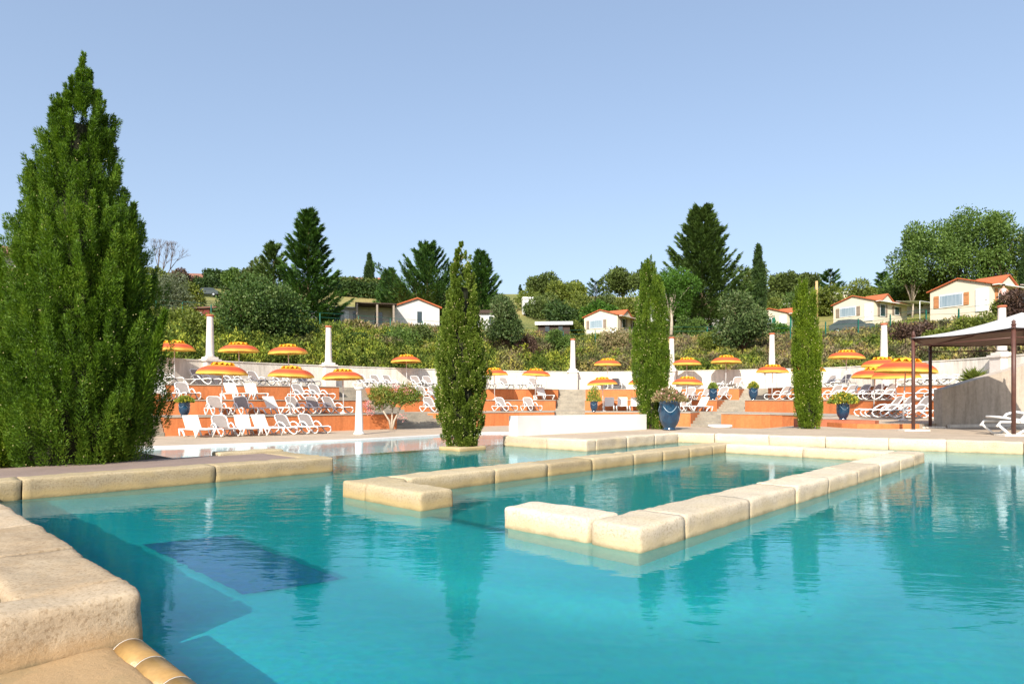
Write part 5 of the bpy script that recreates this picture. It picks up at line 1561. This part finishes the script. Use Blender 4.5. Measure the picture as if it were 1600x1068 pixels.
# ------------------------------------------------------------------ hillside trees
def Htop(D, ytop, z): return 1.02 + (625 - ytop) / 1000.0 * D - z
def place(fn, x, D, ytop, wpx, label, m, **k):
    X, Y, Z = TP(x, D)
    return fn((X, Y, Z), Htop(D, ytop, Z), wpx / 1000.0 * D, label, m, **k)
def con(loc, H, W, label, m, **k): return feather_conifer(loc, H, W / 2, label, m, **k)
CG = 'feathery conifers on the hillside'
place(con, 482, 64, 325, 150, 'tallest feathery conifer on the left hillside with a pointed top', M['conifer'], group=CG, n_br=150, n_bl=200, power=.88, up=.35)
place(con, 428, 70, 376, 112, 'feathery conifer leaning behind the left of the tallest one', M['conifer2'], group=CG, n_br=80, n_bl=150, power=.8)
place(con, 668, 80, 376, 205, 'broad feathery conifer behind the pale grey mobile home', M['conifer'], group=CG, n_br=150, n_bl=210, up=.60, power=.80)
place(con, 608, 83, 418, 80, 'short conifer at the left foot of the broad feathery one', M['conifer'], group=CG, n_br=80, n_bl=130, up=.6, power=.9)
place(con, 752, 78, 390, 100, 'feathery conifer just right of the middle cypress', M['conifer'], group=CG, n_br=110, n_bl=180, up=.6, power=.85)
place(con, 1097, 70, 317, 190, 'largest dark conifer, rising over the centre right hillside', M['conifer2'], group=CG, n_br=260, n_bl=220, up=.35, power=.78)
place(con, 1298, 96, 420, 66, 'dark layered conifer on the skyline right of the tan pole', M['conifer'], n_br=50, n_bl=120, up=.15, power=.6)
place(con, 1378, 90, 424, 36, 'small dark conifer left of the poplars', M['conifer'], n_br=45, n_bl=80, up=.2, power=.7)
place(con, 931, 118, 434, 34, 'thin blue-green conifer on the skyline above the mobile home', M['cyp_far'], n_br=36, n_bl=70, up=.2, power=.4)
BG = 'round evergreen bushes on the bank'
place(broadleaf, 403, 43.5, 436, 140, 'big round dark green bush on the bank left of the stairs', M['bigbush'], group=BG, n=24000, lobes=42, leaf=.19, trunk_h=.02, name='evergreen_bush', cat='bush', shell=.6, lob_r=.40)
place(broadleaf, 793, 54, 456, 76, 'round pale-tipped bush on the bank right of the middle cypress', M['pitto'], group=BG, n=11000, lobes=18, leaf=.19, trunk_h=.10, name='evergreen_bush', cat='bush', shell=.6, lob_r=.42)
place(broadleaf, 1160, 52.5, 462, 84, 'round pale-tipped bush on the bank before the green shuttered home', M['pitto'], group=BG, n=12000, lobes=20, leaf=.19, trunk_h=.10, name='evergreen_bush', cat='bush', shell=.6, lob_r=.42)
def round_pine(x, D, ytop, w, label, m, th=.45, **k):
    return place(broadleaf, x, D, ytop, w, label, m, trunk_h=th, name='stone_pine', **k)
SG_ = 'stone pines on the skyline'
round_pine(1048, 66, 421, 80, 'bright green stone pine with a leaning bare trunk left of the largest conifer', M['pine'], th=.35, n=11000, lobes=16, leaf=.24, trunk_r=.2, lw=.3, bark='pale_bark')
round_pine(850, 118, 438, 66, 'domed stone pine on the skyline above the tiny white hut', M['olivegreen'], group=SG_, n=6500, lobes=14, leaf=.42, trunk_r=.3)
round_pine(893, 112, 446, 66, 'yellowish stone pine on the skyline left of the thin blue-green conifer', M['yellowgreen'], group=SG_, n=5500, lobes=12, leaf=.42, trunk_r=.3, )
round_pine(973, 110, 426, 62, 'dense stone pine on the skyline above the central mobile home', M['olivegreen'], group=SG_, n=6500, lobes=14, leaf=.42, trunk_r=.3)
round_pine(1006, 104, 420, 50, 'stone pine behind the top of the tall bright cypress', M['olivegreen'], group=SG_, n=5000, lobes=12, leaf=.4, trunk_r=.3)
round_pine(1228, 104, 431, 62, 'domed stone pine on the skyline right of the slender cypress', M['olivegreen'], group=SG_, n=6500, lobes=14, leaf=.42, trunk_r=.3)
round_pine(1262, 106, 430, 44, 'stone pine crown touching the tan pole', M['olivegreen'], group=SG_, n=4500, lobes=10, leaf=.42, trunk_r=.3)
place(broadleaf, 1175, 84, 407, 66, 'loose open pine behind the slender dark cypress', M['olivegreen'], n=4200, lobes=14, leaf=.32, trunk_h=.3, name='pine_tree', shell=.3, lob_r=.34)
DG = 'tall leafy trees on the right'
place(broadleaf, 1425, 76, 340, 78, 'leftmost of the tall leafy trees above the caravan', M['decid'], group=DG, n=9500, lobes=22, leaf=.27, trunk_h=.15, tall=True, bark='pale_bark', shell=.25, lob_r=.36)
place(broadleaf, 1498, 74, 322, 112, 'broadest tall leafy tree behind the nearest mobile home', M['decid'], group=DG, n=15000, lobes=30, leaf=.27, trunk_h=.12, tall=True, shell=.25, lob_r=.34)
place(broadleaf, 1563, 70, 308, 66, 'tallest leafy tree near the right edge', M['decid'], group=DG, n=9000, lobes=22, leaf=.26, trunk_h=.15, tall=True, shell=.25, lob_r=.36)
place(broadleaf, 1625, 68, 350, 90, 'leafy tree cut off by the right edge', M['yellowgreen'], group=DG, n=9000, lobes=20, leaf=.26, trunk_h=.1, shell=.3, lob_r=.38)
place(broadleaf, 1405, 82, 425, 60, 'low leafy tree behind the cream caravan', M['decid'], group=DG, n=5000, lobes=12, leaf=.28, trunk_h=.05, shell=.3, lob_r=.45)
place(broadleaf, 1460, 78, 400, 80, 'bushy tree between the caravan and the nearest mobile home', M['yellowgreen'], group=DG, n=6500, lobes=14, leaf=.27, trunk_h=.05, shell=.3, lob_r=.45)
place(broadleaf, 1545, 72, 405, 120, 'wide green bush directly behind the nearest mobile home', M['decid'], group=DG, n=9000, lobes=18, leaf=.27, trunk_h=.05, shell=.3, lob_r=.4)
place(broadleaf, 1345, 84, 440, 56, 'yellow-green shrub above the roof with grey-brown shutters', M['yellowgreen'], n=4000, lobes=10, leaf=.28, trunk_h=.1, name='leafy_bush', cat='bush', lob_r=.45)
place(broadleaf, 262, 58, 428, 66, 'silvery olive tree right of the big cypress', M['olive'], n=7500, lobes=14, leaf=.22, trunk_h=.12, name='olive_tree', lob_r=.44, lw=.3)
place(broadleaf, 245, 66, 400, 50, 'yellow-green tree behind the silvery olive', M['yellowgreen'], n=3200, lobes=9, leaf=.26, trunk_h=.2, lob_r=.42)
place(broadleaf, 286, 78, 411, 40, 'purple-brown leaved tree on the left hillside', M['purple'], n=3600, lobes=9, leaf=.27, trunk_h=.15, lob_r=.46)
place(broadleaf, 292, 72, 432, 46, 'bright yellow-green bush below the purple tree', M['yellowgreen'], n=3000, lobes=8, leaf=.27, trunk_h=.05, lob_r=.5, name='leafy_bush', cat='bush')
place(broadleaf, 318, 96, 428, 30, 'dark bush behind the small parked car', M['hedge'], n=2200, lobes=8, leaf=.32, trunk_h=.05, lob_r=.5, name='leafy_bush', cat='bush')
place(broadleaf, 365, 104, 411, 34, 'small green tree on the skyline above the left hedge', M['decid'], n=3000, lobes=9, leaf=.34, trunk_h=.15, lob_r=.46)
place(broadleaf, 396, 92, 402, 46, 'olive-green tree on the skyline left of the conifers', M['olivegreen'], n=4200, lobes=10, leaf=.34, trunk_h=.1, lob_r=.46)
place(broadleaf, 1240, 80, 458, 60, 'bright leafy bush above the roof of the green shuttered home', M['decid'], n=3600, lobes=10, leaf=.26, trunk_h=.05, lob_r=.46, name='leafy_bush', cat='bush')
place(broadleaf, 1205, 82, 462, 40, 'golden bush right of the slender dark cypress', M['yellowgreen'], n=2400, lobes=8, leaf=.26, trunk_h=.05, lob_r=.5, name='leafy_bush', cat='bush')
place(broadleaf, 1222, 60, 499, 32, 'small bright bush before the green shuttered home', M['pine'], n=2200, lobes=7, leaf=.18, trunk_h=.05, lob_r=.5, name='leafy_bush', cat='bush')
place(broadleaf, 898, 66, 500, 30, 'yellow-green shrub left of the central mobile home', M['yellowgreen'], n=2200, lobes=7, leaf=.18, trunk_h=.05, lob_r=.5, name='leafy_bush', cat='bush')
place(broadleaf, 1076, 64, 492, 44, 'leafy bushes under the largest conifer', M['decid'], n=3200, lobes=9, leaf=.2, trunk_h=.05, lob_r=.5, name='leafy_bush', cat='bush')
place(broadleaf, 1528, 38, 488, 56, 'glossy green bush on the bank above the gazebo', M['yellowgreen'], n=4200, lobes=10, leaf=.14, trunk_h=.05, lob_r=.46, name='leafy_bush', cat='bush')
place(broadleaf, 1590, 41, 455, 52, 'purplish bush at the corner of the nearest mobile home', M['purple'], n=4200, lobes=10, leaf=.15, trunk_h=.05, lob_r=.46, name='leafy_bush', cat='bush')
place(broadleaf, 1573, 42, 462, 42, 'green bush beside the purplish one on the right bank', M['yellowgreen'], n=3600, lobes=9, leaf=.15, trunk_h=.05, lob_r=.46, name='leafy_bush', cat='bush')
for x, D, yt, w, mm, lab in (
        (280, 41, 484, 76, 'yellowgreen', 'yellow-green shrub on the bank above the leftmost visible umbrella'),
        (470, 46, 505, 60, 'hedge', 'dark shrub on the bank between the two left columns'),
        (556, 50, 528, 54, 'hedge', 'dark green shrub on the bank right of the column above the stairs'),
        (622, 51, 520, 74, 'decid', 'bright green shrub on the bank above the umbrella behind the oleander'),
        (664, 53, 512, 52, 'olivegreen', 'olive shrub on the bank left of the middle cypress'),
        (872, 56, 514, 44, 'decid', 'small green shrub on the bank left of the middle column'),
        (820, 54, 528, 50, 'purple', 'brownish shrub at the foot of the pale-tipped bush by the middle cypress'),
        (960, 58, 514, 60, 'dry', 'pinkish dry shrub below the windows of the central mobile home'),
        (1110, 54, 520, 46, 'yellowgreen', 'yellow-green shrub on the bank left of the round bush'),
        (1425, 44, 505, 60, 'purple', 'purple-brown heather clump on the right bank below the fence'),
        (1466, 40, 508, 50, 'yellowgreen', 'yellow-green clump on the right bank above the gazebo corner')):
    place(broadleaf, x, D, yt, w, lab, M[mm], n=4200, lobes=12, leaf=.17, trunk_h=.03, lob_r=.45, name='bank_shrub', cat='shrub', group='shrubs on the planted bank')
mids = [(845, 100, 462, 60, 'olivegreen'), (872, 92, 470, 52, 'hedge'), (905, 90, 462, 60, 'yellowgreen'), (940, 94, 458, 60, 'olivegreen'), (975, 92, 462, 56, 'yellowgreen'), (1010, 90, 462, 50, 'hedge'),
        (828, 108, 455, 44, 'yellowgreen'), (885, 86, 482, 50, 'hedge'), (925, 84, 474, 44, 'pine'), (955, 84, 474, 40, 'pine'), (1190, 90, 448, 60, 'olivegreen'), (1245, 92, 446, 50, 'olivegreen'), (1290, 90, 452, 50, 'yellowgreen')]
words_ = ['at the left end', 'second', 'third', 'fourth', 'fifth', 'sixth', 'seventh', 'eighth', 'ninth', 'tenth', 'eleventh', 'twelfth', 'at the right end']
mids.sort()
for k, (x, D, yt, w, mm) in enumerate(mids):
    hue = {'olivegreen': 'olive-green', 'hedge': 'dark green', 'yellowgreen': 'yellow-green', 'pine': 'bright green'}[mm]
    pos = words_[k] if 'end' in words_[k] else words_[k] + ' from the left'
    place(broadleaf, x, D, yt, w, f'{hue} bush {pos} of the belt below the skyline pines', M[mm], n=3000, lobes=9, leaf=.34, trunk_h=.03, lob_r=.5, name='leafy_bush', cat='bush', group='bushes of the belt below the skyline pines')
# slender far cypresses
def slim(x, D, ytop, w, label, m=None, n=240):
    X, Y, Z = TP(x, D)
    H = Htop(D, ytop, Z); r = w / 2000.0 * D
    cypress((X, Y, Z), [(0, r * .8), (H * .15, r), (H * .55, r * .85), (H * .8, r * .45), (H, .05)], label, m or M['cyp_far'], 'slender cypresses far up the hill', n_pl=n, plen=H * .14, prad=r * .35, n_bl=40, bl=r * .45, bw=r * .16, lean=.1, trunk_r=.12)
slim(577, 118, 397, 14, 'small pointed cypress on the skyline between the conifers')
slim(1185, 74, 381, 19, 'slender tall dark cypress right of the largest conifer', n=320)
slim(813, 128, 445, 6, 'tiny thin cypress on the skyline right of the middle cypress', n=90)
slim(1003, 120, 411, 8, 'thin cypress top behind the tall bright cypress', n=90)
slim(1603, 62, 350, 16, 'pointed cypress at the right edge behind the leafy trees', n=200)
# bare tree at left
X, Y, Z = TP(252, 78)
t = empty('bare_tree', (X, Y, Z), 0, 'leafless thin-branched tree against the sky right of the big cypress', 'tree')
mb = MB()
Hh = Htop(78, 376, Z)
def twig(p, d, L, r, dep):
    e = p + d * L
    mb.tube([p, e], [r, r * .6], 4)
    if dep:
        for _ in range(3):
            nd = (d + Vector((random.uniform(-.6, .6), random.uniform(-.6, .6), random.uniform(-.1, .5)))).normalized()
            twig(e, nd, L * .72, r * .6, dep - 1)
twig(Vector((0, 0, 0)), Vector((.05, 0, 1)), Hh * .34, .14, 5)
mb.build('branches', M['bark'], t)
# hedges on the hill
def hedge(x0, x1, D, h, th, label, m, n=7000):
    pts = [TP(x0 + (x1 - x0) * i / 12, D) for i in range(13)]
    k = rng.random(n) * 11.999
    i0 = k.astype(int); f = (k - i0)[:, None]
    A = np.array(pts)
    P = A[i0] * (1 - f) + A[i0 + 1] * f
    P = P + np.stack([rng.normal(0, .1, n), (rng.random(n) - .5) * th, h * rng.random(n) ** .6 + .25 * np.sin(k * 7)], 1)
    Vv, F = blades(P, unit_rand(n) + np.array([0, -.3, .3]), .42 * (.6 + .8 * rng.random(n)), .28)
    c = A[6]
    o = from_np('hedge', Vv - c, F, m)
    o.location = tuple(c)
    tag(o, label, 'hedge')
hedge(322, 425, 106, 2.7, 2.2, 'long clipped hedge on the crest of the left meadow', M['hedge'])
hedge(525, 615, 108, 2.2, 2.2, 'dark hedge above the right part of the left meadow', M['hedge'], 6000)
hedge(520, 612, 116, 2.6, 3, 'higher olive-green hedge below the skyline roof', M['olivegreen'], 5000)
hedge(820, 900, 102, 1.6, 3, 'low hedge at the top of the meadow right of the middle cypress', M['hedge'], 4000)

# ------------------------------------------------------------------ planted bank (ground cover)
def bank(n, smin, smax, leaf, name, m, xr=(-80, 1700), mound=.8, per=7, seed=1):
    x = xr[0] + (xr[1] - xr[0]) * rng.random(n)
    th = np.arctan((x - 800) / 1000)
    s = smin + (smax - smin) * rng.random(n)
    Rw = np.interp(th, _wx, _wr)
    r = Rw + s / np.cos(np.minimum(np.abs(th), .9))
    X, Y = r * np.sin(th), r * np.cos(th)
    Z = terrain(X, Y)
    lump = np.abs(np.sin(X * .95 + 2.1 * np.sin(Y * .53) + .7 * np.sin(X * .31)) * np.sin(Y * .85 + 1.7 * np.sin(X * .62))) ** .6
    lump2 = np.abs(np.sin(X * 2.3 + Y * 1.1 + np.sin(Y * 1.9)) * np.sin(Y * 2.1 - X + np.sin(X * 1.7))) ** .7
    mound = mound * (1.25 - .7 * np.clip((X + 5) / 25, 0, 1))
    hgt = (mound * lump + .45 * lump2) * np.clip(s / 1.2, .15, 1) * np.clip(1.35 - s / 22, .6, 1)
    C = np.stack([X, Y, Z + hgt * rng.random(n) ** .35], 1)
    P = np.repeat(C, per, 0) + unit_rand(n * per) * .16
    d = unit_rand(n * per); d[:, 2] = np.abs(d[:, 2]) + .25; d[:, 1] -= .2
    N_ = n * per
    Vv, F = blades(P, d, leaf * (.5 + rng.random(N_)), leaf * .42)
    o = from_np(name, Vv, F, m)
    tag(o, kind='stuff')
    return o
bank(40000, .25, 14.5, .22, 'bank_planting', M['bank'], mound=1.15)
tag(bpy.data.objects['bank_planting'], 'dense mixed ground cover plants on the bank above the white wall', 'ground cover')
o = bank(9000, 14.5, 30, .22, 'rough_grass', M['yellowgreen'], mound=.25, per=5)
tag(o, 'rough yellow-green grass and weeds along the top of the bank', 'grass')
o = bank(1500, 12, 15.5, .38, 'dry_shrubs', M['dry'], xr=(540, 760), mound=1.1, per=8)
tag(o, 'straw-coloured dry shrubs before the pale grey mobile home', 'shrubs')
